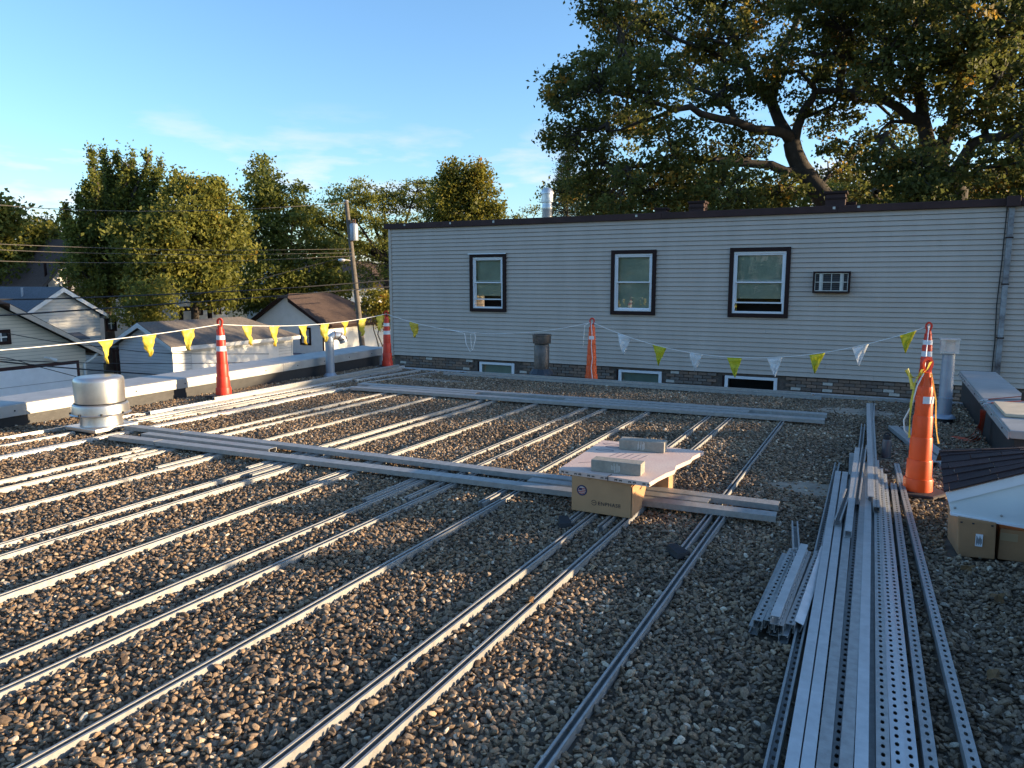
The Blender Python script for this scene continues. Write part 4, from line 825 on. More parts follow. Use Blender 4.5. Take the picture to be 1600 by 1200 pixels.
# A: cream garage, gable with door facing the alley
gA = house('cream sided garage at the left edge with brown framed garage door', 'garage', -31.5, -24.6, 10.2, 16.14, -.72, 1.02, 'X', CREAM, RBROWN, .38, mat('cream_trim', (.55, .46, .37), .6), clip=.28)
MB().box(-24.594, -24.56, 12.9, 15.86, GZ, -1.07).build('garage_door_frame', BROWN2, gA)
gd = MB().box(-24.559, -24.53, 13.02, 15.74, GZ, -1.18).build('garage_door', DOORW, gA)
for k in range(1, 4): MB().box(-24.5295, -24.526, 13.02, 15.74, GZ+k*.53-.008, GZ+k*.53+.008).build('panel_joint', mat('grey_joint', (.3, .3, .31), .6), gd)
wall_window(gA, 'X', -24.6, 13.15, 13.72, -.35, .12, BROWN)
MB().tube([(-24.3, 16.45, -.82), (-24.45, 16.25, -1.05), (-24.56, 16.05, -1.2), (-24.55, 16.05, -3.2)], .045, 8).build('downspout', TRIM, gA, smooth=True)
lt = MB().lathe([(.05, 0), (.06, .03), (.03, .05)], 12, (-24.58, 14.75, -.9)); lt.tube([(-24.56, 14.75, -.88), (-24.4, 14.78, -.9)], .03, 8).tube([(-24.4, 14.78, -.88), (-24.32, 14.95, -.98)], [.03, .06], 8).build('floodlight', TRIM, gA)
# B: white garage
gB = house('white garage with taupe roof and corner boards seen between the pennants', 'garage', -27.9, -24.72, 19.75, 26.3, -.93, -.16, 'Y', WHITES, RTAUPE, .28, TRIM, hip=1.5)
for (x, y) in ((-24.715, 19.735), (-24.715, 26.28)): MB().box(x-.06, x+.012, y-.012, y+.06, GZ, -.95).build('corner_board', TRIM, gB)
MB().box(-24.716, -24.69, 20.6, 25.4, GZ, -1.25).build('garage_door', DOORW, gB)
# C: stucco garage with brown clipped gable roof
gC = house('white stucco garage with dark brown roof behind the pennants', 'garage', -31.3, -26.35, 30.4, 36.4, -.68, .78, 'Y', STUCCO, RBROWN, .3, BROWN, hip=2.4, clip=.3)
wall_window(gC, 'Y', 30.4, -30.75, -29.9, -1.75, -.85, BROWN, -1); wall_window(gC, 'Y', 30.4, -27.95, -27.2, -1.8, -.85, BROWN, -1, pane=mat('pale_curtain', (.4, .4, .4), .7))
MB().tube([(-26.2, 30.2, -.75), (-26.3, 30.33, -1.0), (-26.3, 30.33, -3.2)], .045, 8).build('downspout', BROWN, gC)
# D: pale house with grey roof
gD = house('pale grey house wing with grey roof behind the cream garage', 'house', -38, -30.6, 17.55, 20.85, .18, 1.22, 'X', GREYS, RGREY, .25, TRIM, name='house')
wall_window(gD, 'X', -30.6, 21.1, 21.6, -.6, .1, BROWN)
MB().box(-30.55, -30.1, 18.55, 19.75, -.85, -.8).box(-30.58, -30.2, 18.6, 19.7, -3.2, -.86).build('porch_box', GREYS, gD); MB().hexa([Vector(q) for q in [(-30.55, 18.45, -.62), (-29.95, 18.4, -.82), (-29.95, 19.9, -.82), (-30.55, 19.85, -.62), (-30.55, 18.45, -.54), (-29.95, 18.4, -.76), (-29.95, 19.9, -.76), (-30.55, 19.85, -.54)]]).build('porch_roof', RGREY, gD)
MB().tube([(-32.2, 18.6, .9), (-32.2, 18.6, 1.35)], .05, 8).build('vent_pipe', GREYP, gD)
gD2 = house('long grey hip roofed house at the left edge behind the cream garage', 'house', -42, -33.4, 11.0, 20.4, .25, 1.85, 'Y', GREYS, RGREY, .3, TRIM, hip=2.5, name='house')
# E: half timbered gable, far
gE = house('white half timbered gable house among the left trees', 'house', -52, -42, 23.6, 31.8, -.3, 3.9, 'X', STUCCO, RBROWN, .6, mat('grey_brown_trim', (.16, .13, .12), .7), name='house')
for y in (25.6, 26.9, 28.3): MB().box(-41.99, -41.93, y-.07, y+.07, 1.05, 2.6).build('timber', BROWN, gE)
MB().box(-41.995, -41.91, 24.4, 31.2, .82, 1.04).build('timber_rail', BROWN2, gE)
# F: cream lit house with dark pergola
gF = house('sunlit cream house behind the trees with a dark pergola', 'house', -46, -39.6, 32.5, 36.2, .9, 2.6, 'X', STUCCO, RBROWN, .2, TRIM, name='house')
wall_window(gF, 'X', -39.6, 33.4, 34.1, -.6, .5, BROWN); wall_window(gF, 'X', -39.6, 35.0, 35.6, -.6, .5, BROWN)
pg = thing('pergola', 'dark timber pergola in front of the sunlit cream house', 'pergola', (-38.6, 33.2, GZ), None)
for y in (31.6, 32.7, 33.8): MB().box(-38.7, -38.5, y-.1, y+.1, GZ, -.1).build('post', BROWN, pg)
for k in range(6): MB().box(-39.4, -37.9, 31.4+k*.5, 31.5+k*.5, -.1, .02).build('rafter', BROWN, pg)
MB().box(-38.75, -38.65, 31.2, 34.3, -.24, -.105).build('beam', BROWN, pg)
gG = house('white house glimpsed behind the brown roofed garage', 'house', -46, -37, 44, 54, 1.0, 3.2, 'Y', STUCCO, RBROWN, .3, TRIM, name='house')
pf = thing('picket_fence', 'dark picket fence behind the white garage', 'fence', (-33, 29.5, GZ))
for k in range(46):
    y = 22.6+k*.20; MB().box(-32.43, -32.40, y, y+.12, GZ, -1.35+.06*(k % 2)).build('picket', BROWN, pf)
MB().box(-32.399, -32.36, 22.6, 31.8, -1.7, -1.6).build('rail', BROWN, pf)
for (x, y, m_, lab) in ((-28.05, 29.75, mat('blue_plastic', (.02, .045, .13), .5), 'blue wheeled bin against the stucco garage'), (-27.1, 29.75, mat('charcoal_plastic', (.018, .02, .026), .5), 'black wheeled bin against the stucco garage')):
    b = thing('wheelie_bin', lab, 'bin', (x, y, GZ), 'bins beside the stucco garage')
    MB().hexa([Vector((x+sx*w_, y+sy*w_, GZ+z)) for z, w_ in ((.05, .24), (1.0, .36)) for sx, sy in ((-1, -1), (1, -1), (1, 1), (-1, 1))]).build('body', m_, b, bevel=.02)
    MB().hexa([Vector((x+sx*.39, y+sy*.39, GZ+z)) for z in (1.005, 1.08) for sx, sy in ((-1, -1), (1, -1), (1, 1), (-1, 1))]).build('lid', m_, b, bevel=.02)
    for s in (-1, 1): MB().tube([(x+s*.2, y+.3, GZ+.1), (x+s*.26, y+.3, GZ+.1)], .1, 12).build('wheel', BLACKR, b)
# ------------------------------------------------------------------ utility pole and wires
PW = mat('weathered_pole_wood', (.13, .115, .10), .95, 0, .35, 6, bump=.5, bscale=30)
pt, pb_ = at(541, 315, 36.5), at(566, 540, 36.0); pb_ = pt+(pb_-pt)*((GZ-pt.z)/(pb_.z-pt.z))
up_ = thing('utility_pole', 'leaning wooden utility pole with grey transformer', 'utility pole', tuple(pb_))
MB().tube([pb_, pb_.lerp(pt, .5), pt], [.14, .125, .10], 12).build('pole', PW, up_, smooth='angle')
MB().lathe([(.13, 0), (.10, .06), (.02, .08)], 12, tuple(pt)).build('pole_top', GALV, up_)
tr = at(553.5, 376, 36.3); tr0 = Vector(tr)
tc2 = MB().lathe([(.19, 0), (.2, .03), (.2, .72), (.17, .78), (.08, .82)], 20, tuple(tr)).build('transformer', GREYP, up_, smooth='angle')
for k in (-.07, .07): MB().lathe([(.03, .8), (.045, .86), (.03, .9), (.045, .94), (.02, 1.0)], 10, (tr.x+k, tr.y, tr.z)).build('bushing', mat('brown_ceramic', (.15, .08, .05), .3), tc2)
MB().box(tr.x-.25, tr.x+.08, tr.y-.05, tr.y+.05, tr.z+.35, tr.z+.42).build('mounting_arm', GALV, up_)
la = at(541, 405, 36.3); MB().tube([at(552, 408, 36.4), at(540, 406, 36), at(532, 405, 35.7)], .03, 8).build('lamp_arm', GALV, up_)
MB().lathe([(.02, .1), (.16, .06), (.18, 0), (.1, -.06)], 14, tuple(at(534, 407, 35.7))).build('lamp_head', GALV2, up_)
WIRE = mat('black_cable', (.02, .02, .022), .6); WIRE2 = mat('weathered_cable', (.10, .09, .08), .7)
def wire(label, pix, r, m_=WIRE):
    P = [at(*p) for p in pix]; pts_ = []
    for i in range(len(P)-1):
        p0 = P[max(0, i-1)]; p1 = P[i]; p2 = P[i+1]; p3 = P[min(len(P)-1, i+2)]
        for k in range(8):
            t = k/8; pts_.append(.5*((2*p1)+(p2-p0)*t+(2*p0-5*p1+4*p2-p3)*t*t+(3*p1-p0-3*p2+p3)*t**3))
    pts_.append(P[-1])
    tag(MB().tube(pts_, r, 5).build('overhead_wire', m_, loc=tuple(pts_[0])), label, 'wire', 'overhead wires along the alley')
wire('top wire leaving the pole head to the left', [(-200, 300, 24), (60, 325, 27), (240, 330, 30), (400, 326, 33), (541, 317, 36.4)], .011, WIRE2)
wire('first thin wire across the left trees below the top wire', [(-200, 372, 24), (90, 385, 28), (330, 391, 32), (548, 389, 36.2)], .010, WIRE2)
wire('second thin wire across the left trees', [(-200, 380, 24), (90, 394, 28), (330, 398, 32), (549, 395, 36.2)], .009, WIRE2)
wire('third thin wire across the left trees', [(-200, 400, 24), (90, 410, 28), (330, 409, 32), (550, 400, 36.2)], .010, WIRE2)
wire('upper thick cable crossing the roofs at left', [(-200, 466, 20), (0, 468, 23), (160, 464, 26), (400, 453, 32), (558, 442, 36), (700, 430, 41)], .022)
wire('lower thick cable crossing the roofs at left', [(-200, 502, 20), (0, 493, 23), (160, 482, 26), (400, 465, 32), (560, 452, 36), (700, 441, 41)], .024)
wire('short slanting wire rising to the pole in front of the trees', [(300, 462, 33), (365, 447, 34), (475, 418, 35.4), (553, 398, 36.3)], .014)
wire('service wire dipping in front of the cream garage', [(-120, 556, 16), (0, 565, 18), (60, 571, 19), (130, 577, 20), (245, 585, 21.5), (330, 588, 23)], .016)
wire('thin wire across the cream garage door', [(-120, 552, 16), (0, 558, 18), (60, 573, 19), (125, 590, 20)], .009)
wire('thin wire sloping from the cream garage window', [(12, 521, 22), (80, 533, 23), (150, 541, 24), (260, 552, 25), (420, 553, 27)], .010)
wire('level wire low across the white garage', [(0, 562, 18), (130, 567, 20), (300, 568, 23), (420, 565, 26)], .010)

# ================================================================== TREES
def leaf_mat(name, ramp, trans=.42):
    m = bpy.data.materials.new(name); m.use_nodes = True; n = m.node_tree; b = n.nodes['Principled BSDF']; b.inputs['Roughness'].default_value = .55; b.inputs['Specular IOR Level'].default_value = .3
    a = n.nodes.new('ShaderNodeAttribute'); a.attribute_name = 'tint'; r = n.nodes.new('ShaderNodeValToRGB'); e = r.color_ramp.elements
    e[0].position, e[0].color = ramp[0][0], (*ramp[0][1], 1); e[1].position, e[1].color = ramp[-1][0], (*ramp[-1][1], 1)
    for p_, c_ in ramp[1:-1]: q = e.new(p_); q.color = (*c_, 1)
    n.links.new(a.outputs['Fac'], r.inputs[0]); n.links.new(r.outputs[0], b.inputs['Base Color'])
    t = n.nodes.new('ShaderNodeBsdfTranslucent'); n.links.new(r.outputs[0], t.inputs[0]); ms = n.nodes.new('ShaderNodeMixShader'); ms.inputs[0].default_value = trans
    n.links.new(b.outputs[0], ms.inputs[1]); n.links.new(t.outputs[0], ms.inputs[2]); n.links.new(ms.outputs[0], n.nodes['Material Output'].inputs[0]); return m
OAKL = leaf_mat('oak_leaves', [(0, (.075, .092, .026)), (.45, (.135, .145, .038)), (.75, (.21, .19, .045)), (.9, (.33, .22, .04)), (1, (.45, .23, .035))], .55)
ELML = leaf_mat('elm_leaves', [(0, (.09, .115, .028)), (.6, (.19, .21, .045)), (1, (.30, .29, .055))], .55)
BUSHL = leaf_mat('mixed_tree_leaves', [(0, (.115, .13, .03)), (.55, (.23, .235, .048)), (.93, (.33, .30, .055)), (1, (.38, .25, .04))], .55)
LOCL = leaf_mat('locust_leaves', [(0, (.11, .125, .028)), (.6, (.22, .23, .045)), (1, (.34, .32, .055))], .55)
MAPL = leaf_mat('turning_maple_leaves', [(0, (.10, .11, .02)), (.5, (.21, .20, .03)), (.82, (.32, .24, .03)), (1, (.40, .14, .025))], .5)
DARKL = leaf_mat('spruce_needles', [(0, (.012, .018, .010)), (1, (.030, .038, .018))], .15)
BARK = mat('rough_bark', (.042, .034, .028), .95, 0, .4, 5, bump=.8, bscale=18)
def leaf_cloud(name, cc, crad, per, size, m_, parent, seed, flat=.75, aspect=.62, tint0=None, stretch=None):
    r_ = np.random.default_rng(seed); N_ = len(cc); idx = np.repeat(np.arange(N_), per); n = len(idx)
    off = r_.normal(size=(n, 3))*crad[idx][:, None]*.55
    if stretch is not None: off *= np.array(stretch)
    off[:, 2] *= flat; pos = cc[idx]+off
    nr = r_.normal(size=(n, 3)); nr[:, 2] += .15; nr /= np.linalg.norm(nr, axis=1)[:, None]
    u = np.cross(nr, r_.normal(size=(n, 3))); u /= np.linalg.norm(u, axis=1)[:, None]; v = np.cross(nr, u)
    s = size*r_.uniform(.6, 1.3, n)[:, None]
    bend = nr*s*.16
    V = np.stack([pos-u*s*.5+bend, pos+v*s*aspect*.5, pos+u*s*.5+bend, pos-v*s*aspect*.5], 1).reshape(-1, 3)-np.array(WL[parent.name])
    me = bpy.data.meshes.new(name); me.vertices.add(4*n); me.vertices.foreach_set('co', V.ravel())
    me.loops.add(4*n); me.loops.foreach_set('vertex_index', np.arange(4*n, dtype=np.int32)); me.polygons.add(n); me.polygons.foreach_set('loop_start', np.arange(0, 4*n, 4, dtype=np.int32))
    tn = (tint0 if tint0 is not None else r_.beta(2, 2.4, N_))[idx]+r_.normal(size=n)*.11
    a = me.attributes.new('tint', 'FLOAT', 'POINT'); a.data.foreach_set('value', np.repeat(np.clip(tn, 0, 1), 4).astype(np.float32))
    me.materials.append(m_); me.update(); me.validate()
    o = bpy.data.objects.new(name, me); C.objects.link(o); o.parent = parent; WL[o.name] = WL[parent.name]; return o
def wood(mb, pts, r0, r1, n=7, wob=0., rnd=random):
    k = len(pts); P = []
    for i in range(k-1):
        a, b = Vector(pts[i]), Vector(pts[i+1]); P.append(a)
        if wob: P.append(a.lerp(b, .5)+Vector((rnd.uniform(-wob, wob), rnd.uniform(-wob, wob), rnd.uniform(-wob, wob))))
    P.append(Vector(pts[-1])); kk = len(P); mb.tube(P, [r0+(r1-r0)*(i/(kk-1))**.8 for i in range(kk)], n, cap=False); return P
def lobes_tree(name, label, base, th, tr_, lobes, m_, size, per, cr_, seed, group=None, flat=.75, aspect=.62, stretch=None, hollow=.5, autumn=None):
    t = thing(name, label, 'tree' if 'tree' in name else 'bush', tuple(base), group); rn = random.Random(seed); r_ = np.random.default_rng(seed)
    base = Vector(base); w = MB(); top = base+Vector((rn.uniform(-.3, .3), rn.uniform(-.3, .3), th))
    nodes = wood(w, [base, base.lerp(top, .4)+Vector((rn.uniform(-.2, .2), rn.uniform(-.2, .2), 0)), top], tr_, tr_*.55, 9, .08, rn)
    cc = []; rad = []
    for (c, r, n_) in lobes:
        c = Vector(c); start = min(nodes[len(nodes)//2:], key=lambda q: (q-c).length)
        lim = wood(w, [start, start.lerp(c, .5)+Vector((rn.uniform(-.3, .3), rn.uniform(-.3, .3), -.15)), c, c+Vector((rn.uniform(-.3, .3), rn.uniform(-.3, .3), r[2]*.6))], tr_*.42, tr_*.10, 6, .15, rn)
        d = r_.normal(size=(n_, 3)); d /= np.linalg.norm(d, axis=1)[:, None]; q = (hollow+(1-hollow)*r_.random(n_)**.6)[:, None]
        lump = 1+.16*np.sin(d[:, :1]*5+c.x)+.14*np.sin(d[:, 2:]*6+c.y)
        p = np.array(c)+d*q*np.array(r)*lump
        cc.append(p); rad.append(r_.uniform(.6, 1.35, n_)*cr_)
        for k in range(0, n_, 3):
            e = Vector(p[k]); s = min(lim, key=lambda z: (z-e).length); mid = s.lerp(e, .5)+Vector((rn.uniform(-.15, .15), rn.uniform(-.15, .15), .1)); w.tube([s, mid, e], [tr_*.09, tr_*.06, tr_*.025], 4, cap=False)
    w.build('trunk', BARK, t, smooth=True)
    cc = np.concatenate(cc); rad = np.concatenate(rad); tint = r_.beta(2, 2.6, len(cc))
    if autumn is not None: tint = np.clip(tint*.75+autumn(cc), 0, 1)
    leaf_cloud('crown', cc, rad, per, size, m_, t, seed+1, flat, aspect, tint, stretch); return t
GT = 'trees beyond the alley'
def L(px, py, D, rw, rh, n, dd=None): c = at(px, py, D); return (c, (rw, dd or rw, rh), n)
def gnd(px, D): p = at(px, 438, D); return (p.x, p.y, GZ)
# upright elm at left, with plumes
pl_ = [(130, 415, 1.5, 1.8, 70), (165, 425, 1.8, 2.0, 100), (200, 405, 1.6, 2.0, 90), (140, 450, 1.6, 1.4, 60), (195, 455, 1.8, 1.4, 60), (165, 370, 1.6, 1.8, 80), (195, 360, 1.3, 1.8, 60)]
rq = random.Random(4); plume = [(100, 405, 318, .5), (112, 400, 345, .45), (122, 395, 300, .5), (133, 390, 280, .5), (143, 385, 232, .42), (152, 380, 262, .5), (163, 375, 230, .48), (172, 375, 262, .5), (184, 372, 232, .45), (196, 372, 250, .5), (207, 372, 240, .5), (215, 380, 268, .45), (222, 390, 300, .45), (232, 372, 236, .34), (244, 375, 262, .45), (252, 375, 248, .40), (262, 380, 290, .4), (118, 420, 370, .5), (140, 405, 330, .5), (180, 400, 310, .55), (205, 400, 320, .55)]
lobs = [L(x, y, 46+random.uniform(-1, 1), a, b, int(n*1.1)) for x, y, a, b, n in pl_]
for (x, yb, yt, w_) in plume:
    D = 45.5+rq.uniform(-1.2, 1.2); n_ = 5; lean = (x-170)*.10
    for k in range(n_):
        f = (k+.5)/n_; yy = yb+(yt+6-yb)*f; lobs.append(L(x-lean*(1-f)*3, yy, D, w_*(.85-.65*f), (yb-yt)/n_*D/FPX*.62, 10))
lobes_tree('elm_tree', 'tall dark tree with upright plumes left of the pennant line', gnd(165, 46), 6.0, .32, lobs, ELML, .18, 30, .21, 21, GT, flat=1.7, hollow=.2)
lobes_tree('broadleaf_tree', 'broad yellow green tree in front of the tall dark tree', gnd(300, 43), 5.2, .30, [L(*q) for q in [(305, 315, 43, 1.5, 1.2, 75), (345, 340, 43, 1.2, 1.2, 60), (255, 355, 42, 1.3, 1.1, 65), (210, 370, 41.5, 1.2, .9, 45), (290, 360, 42, 2.0, 1.5, 100), (355, 385, 42.5, 1.5, 1.5, 70), (250, 400, 41.5, 1.6, 1.1, 60), (310, 430, 41.5, 1.7, 1.2, 80), (340, 455, 41.5, 1.2, .9, 45), (225, 435, 42.5, 1.0, .8, 35), (280, 290, 44, .7, .6, 25), (325, 300, 43.5, .7, .6, 25)]], BUSHL, .22, 34, .50, 22, GT)
lobes_tree('broadleaf_tree', 'green tree with uneven top right of the broad yellow green tree', gnd(440, 49), 6.0, .30, [L(*q) for q in [(410, 300, 49, 1.3, 1.6, 60), (440, 320, 49, 1.6, 1.5, 80), (400, 370, 48, 1.7, 1.6, 90), (455, 370, 48, 1.8, 1.5, 90), (420, 430, 47, 2.0, 1.5, 100), (480, 430, 47, 1.8, 1.4, 80), (510, 395, 48, 1.4, 1.1, 50), (385, 460, 46, 1.4, 1.0, 50), (520, 445, 47, 1.4, 1.0, 50), (455, 465, 46.5, 1.5, .9, 50), (410, 268, 49.5, .5, .9, 18), (475, 335, 50, .9, .8, 25)]], ELML, .22, 34, .48, 23, GT)
lobes_tree('locust_tree', 'spreading airy tree behind the utility pole', gnd(600, 52), 6.3, .34, [L(*q) for q in [(560, 305, 52, 2.2, .8, 60), (600, 318, 52, 2.0, .7, 50), (650, 300, 52, 2.2, .9, 65), (690, 320, 52, 1.6, .9, 45), (520, 340, 51, 1.5, .8, 40), (560, 350, 51, 1.9, .8, 40), (620, 350, 51, 1.8, .8, 40), (680, 350, 52, 1.7, 1.0, 45), (530, 385, 50, 1.5, .9, 38), (590, 395, 51, 1.7, .9, 30), (500, 350, 51, 1.1, .7, 25), (580, 430, 50, 1.5, .8, 25)]], LOCL, .17, 40, .50, 24, GT, flat=.5)
top5 = at(725, 255, 44).z
lobes_tree('maple_tree', 'pointed maple turning orange behind the grey building', gnd(725, 44), 5.0, .28, [L(*q) for q in [(725, 285, 44, 1.2, 1.2, 70), (700, 300, 44, 1.1, 1.1, 50), (750, 305, 44, 1.2, 1.3, 65), (690, 335, 43.5, 1.3, 1.2, 60), (765, 335, 44, 1.1, 1.0, 45), (725, 340, 43.5, 1.7, 1.4, 90), (705, 265, 44, .6, .7, 20), (745, 272, 44, .6, .7, 20)]], MAPL, .19, 38, .36, 25, GT, flat=1.1, hollow=.3, autumn=lambda p: np.clip((p[:, 2]-top5+2.2)/9, -.08, .3))
lobes_tree('autumn_tree', 'gold tinged tree behind the grey roof at the left edge', gnd(40, 54), 5.0, .25, [L(*q) for q in [(20, 385, 54, 2.0, 1.6, 90), (60, 395, 54, 1.7, 1.6, 80), (85, 385, 54, 1.3, 1.5, 50), (-20, 380, 54, 2, 1.8, 70), (30, 430, 53, 2.2, 1.1, 70), (70, 350, 55, .9, .8, 20)]], MAPL, .24, 30, .5, 26, GT, autumn=lambda p: -.12+0*p[:, 0])
lobes_tree('overhanging_tree', 'pale leafy branch tips entering at the left edge', gnd(-90, 30), 5.5, .22, [L(*q) for q in [(-40, 340, 30, 1.3, .8, 40), (0, 345, 29.5, .5, .5, 16), (12, 325, 29.5, .4, .3, 10), (20, 350, 29.5, .3, .4, 9), (-90, 330, 30, 1.6, 1.2, 60), (5, 375, 30, .3, .5, 9)]], BUSHL, .17, 26, .3, 27, GT)
lobes_tree('garden_bush', 'dark leafy bush beside the pergola', gnd(232, 37), 1.5, .1, [L(*q) for q in [(232, 460, 37, 1.1, .9, 60), (215, 490, 37, .9, .7, 40), (250, 485, 37, .9, .8, 40)]], BUSHL, .15, 30, .32, 28, None)
lobes_tree('garden_bush', 'pale leafy bush right of the utility pole', gnd(592, 39), 1.2, .1, [L(*q) for q in [(585, 470, 39, .9, .8, 50), (600, 485, 39, .7, .8, 40)]], MAPL, .17, 28, .3, 29, None)
lobes_tree('small_tree', 'thin twiggy tree top showing left of the big oak', gnd(822, 48), 7.0, .14, [L(*q) for q in [(822, 338, 48, .9, .6, 14), (808, 345, 48, .4, .4, 6), (838, 330, 48, .4, .5, 6)]], LOCL, .15, 14, .3, 30, GT)
for i, (px, D, w_) in enumerate(((-160, 62, 5), (330, 66, 6), (560, 68, 6), (960, 60, 6), (1120, 58, 6), (1260, 56, 6.5), (1400, 55, 6.5), (1540, 54, 7), (1700, 54, 7))):
    hz = [(px-60, 330+12*(i % 3), D, w_*.55, 2.4, 70), (px+60, 335, D, w_*.55, 2.2, 70), (px, 300+14*(i % 2), D+1, w_*.6, 2.4, 80), (px-20, 390, D-2, w_*.9, 2.4, 90)]
    if px < 900: hz = [(a, b+75, c, d, 1.6, n_) for a, b, c, d, e, n_ in hz]
    lobes_tree('background_tree', ['gold green tree far beyond the left roofs', 'tree filling the gap far behind the broad tree', 'tree far behind the utility pole', 'background tree behind the left side of the oak crown', 'background tree under the left oak limbs', 'sunlit background tree just left of the oak trunk', 'sunlit background tree between the two oak trunks', 'sunlit background tree right of the second oak trunk', 'background tree beyond the right picture edge'][i], gnd(px, D), 6.5, .3, [L(*q) for q in hz], MAPL if px > 1150 else BUSHL, .30, 26, .7, 40+i, 'background trees', autumn=(lambda p: -.14+0*p[:, 0]))
# dark spruce at the left edge of the oak
sp_ = thing('spruce_tree', 'dark spruce tucked behind the left edge of the oak', 'tree', gnd(885, 46), GT); b0 = Vector(gnd(885, 46)); w = MB(); H_ = at(885, 205, 46).z-GZ
wood(w, [b0, b0+Vector((0, 0, H_))], .22, .03, 8); cc = []; rr_ = np.random.default_rng(5)
for k in range(420):
    h = rr_.uniform(.25, 1); a = rr_.uniform(0, 2*PI); rad = (1-h)*3.0*rr_.uniform(.25, 1)+.1; p = b0+Vector((math.cos(a)*rad, math.sin(a)*rad, h*H_-rad*.25)); cc.append(p)
    if k % 3 == 0: w.tube([b0+Vector((0, 0, h*H_)), p], [.03, .01], 4, cap=False)
w.build('trunk', BARK, sp_, smooth=True); leaf_cloud('crown', np.array([tuple(q) for q in cc]), rr_.uniform(.25, .45, len(cc)), 34, .17, DARKL, sp_, 6, .5, .3)

# big oaks: surveyed main limbs, then branchlets and leaf sprays
def oak(label, basep, limbs, lobes, seed, r0, per=40, size=.165):
    rn = random.Random(seed); r_ = np.random.default_rng(seed); t = thing('oak_tree', label, 'tree', tuple(basep), 'big oaks behind the grey building'); w = MB(); nodes = []
    for (pp, ra, rb) in limbs: nodes += wood(w, pp, ra, rb, 10, .16, rn)
    cc = []; rad = []
    nv = np.array([tuple(q) for q in nodes])
    for (c, r, n_) in lobes:
        d = r_.normal(size=(n_, 3)); d /= np.linalg.norm(d, axis=1)[:, None]; q = (.15+.85*r_.random(n_)**.5)[:, None]
        n_ = len(d); p = np.array(c)+d*q*np.array(r); cc.append(p); rad.append(r_.uniform(.55, 1.3, n_)*.40)
        c = Vector(c); s = nodes[int(np.argmin(np.linalg.norm(nv-np.array(c), axis=1)))]
        br = wood(w, [s, s.lerp(c, .35)+Vector((rn.uniform(-.5, .5), rn.uniform(-.5, .5), rn.uniform(-.2, .5))), s.lerp(c, .7)+Vector((rn.uniform(-.5, .5), rn.uniform(-.5, .5), rn.uniform(-.3, .3))), c], .10, .035, 6, .22, rn)
        for k in range(0, n_, 2):
            e = Vector(p[k]); s2 = min(br, key=lambda z: (z-e).length); m1 = s2.lerp(e, .4)+Vector((rn.uniform(-.25, .25), rn.uniform(-.25, .25), rn.uniform(-.1, .25))); m2 = s2.lerp(e, .75)+Vector((rn.uniform(-.15, .15), rn.uniform(-.15, .15), rn.uniform(-.1, .1))); w.tube([s2, m1, m2, e], [.034, .024, .016, .008], 4, cap=False)
    w.build('trunk', BARK, t, smooth=True)
    cc = np.concatenate(cc); rad = np.concatenate(rad); tint = r_.beta(2, 3.2, len(cc))*.8; hot = r_.random(len(cc)) < .06; tint[hot] = r_.uniform(.85, 1, hot.sum())
    leaf_cloud('crown', cc, rad, per, size, OAKL, t, seed+1, .6, .66, tint); return t
def LP(pix): return [at(*q) for q in pix]
D1 = 31
b1 = Vector(gnd(1318, D1))
limbs1 = [([b1, at(1312, 345, D1), at(1280, 300, D1), at(1250, 260, D1-.2), at(1237, 222, D1-.3)], .46, .31),
          (LP([(1237, 222, 30.7), (1215, 205, 30), (1150, 190, 29), (1095, 178, 28), (1050, 172, 27.3), (1020, 160, 26.8), (985, 150, 26.5)]), .22, .05),
          (LP([(1252, 268, 30.8), (1205, 258, 30.2), (1120, 250, 29.3), (1045, 244, 28.6), (980, 262, 28)]), .22, .05),
          (LP([(1237, 222, 30.7), (1205, 158, 31), (1165, 103, 31.5), (1145, 55, 32), (1128, 22, 32), (1085, -10, 32)]), .24, .06),
          (LP([(1240, 226, 30.7), (1256, 172, 30.5), (1274, 142, 30.2), (1312, 140, 30), (1352, 150, 29.6)]), .20, .06),
          (LP([(1205, 158, 31), (1215, 90, 32), (1250, 20, 33), (1262, -60, 33)]), .20, .07),
          (LP([(1050, 172, 27.3), (1000, 190, 27), (950, 205, 27)]), .08, .03), (LP([(1150, 190, 29), (1120, 150, 29), (1060, 110, 29.5), (1000, 90, 30)]), .12, .04), (LP([(1165, 103, 31.5), (1110, 80, 31), (1060, 62, 30), (1000, 30, 30)]), .13, .04)]
lob1 = []
rn1 = random.Random(3)
for (x, y, rp_, n_) in [(925, 130, 62, 60), (890, 150, 36, 22), (900, 215, 42, 34), (935, 270, 55, 55), (985, 60, 62, 60), (955, 20, 40, 26), (1000, 130, 55, 45), (985, 200, 50, 40), (1010, 300, 62, 60), (1060, 225, 55, 40), (1075, 120, 58, 42), (1080, 300, 55, 50), (1060, 20, 62, 55), (1140, 140, 48, 30), (1150, 230, 46, 30), (1150, 300, 52, 48), (1130, 60, 55, 42), (1200, 20, 60, 48), (1220, 110, 50, 34), (1180, -50, 80, 70), (1060, -70, 80, 70), (960, -50, 60, 40), (1290, 180, 48, 30), (1290, 90, 52, 36), (1310, 20, 60, 45), (1290, -70, 80, 60), (1330, 250, 48, 34), (1220, 300, 40, 24), (940, 325, 48, 40), (885, 300, 30, 18), (1360, 130, 40, 24), (1390, 205, 36, 16)]:
    D = 30+rn1.uniform(-4.5, 3.5); r = rp_*30/FPX; lob1.append((at(x, y, D), (r*1.08, r*1.4, r*.78), int(n_*1.22)))
oak('big oak whose trunk leans left behind the tallest chimney', b1, limbs1, lob1, 61, .5)
D2 = 30
b2 = Vector(gnd(1490, D2))
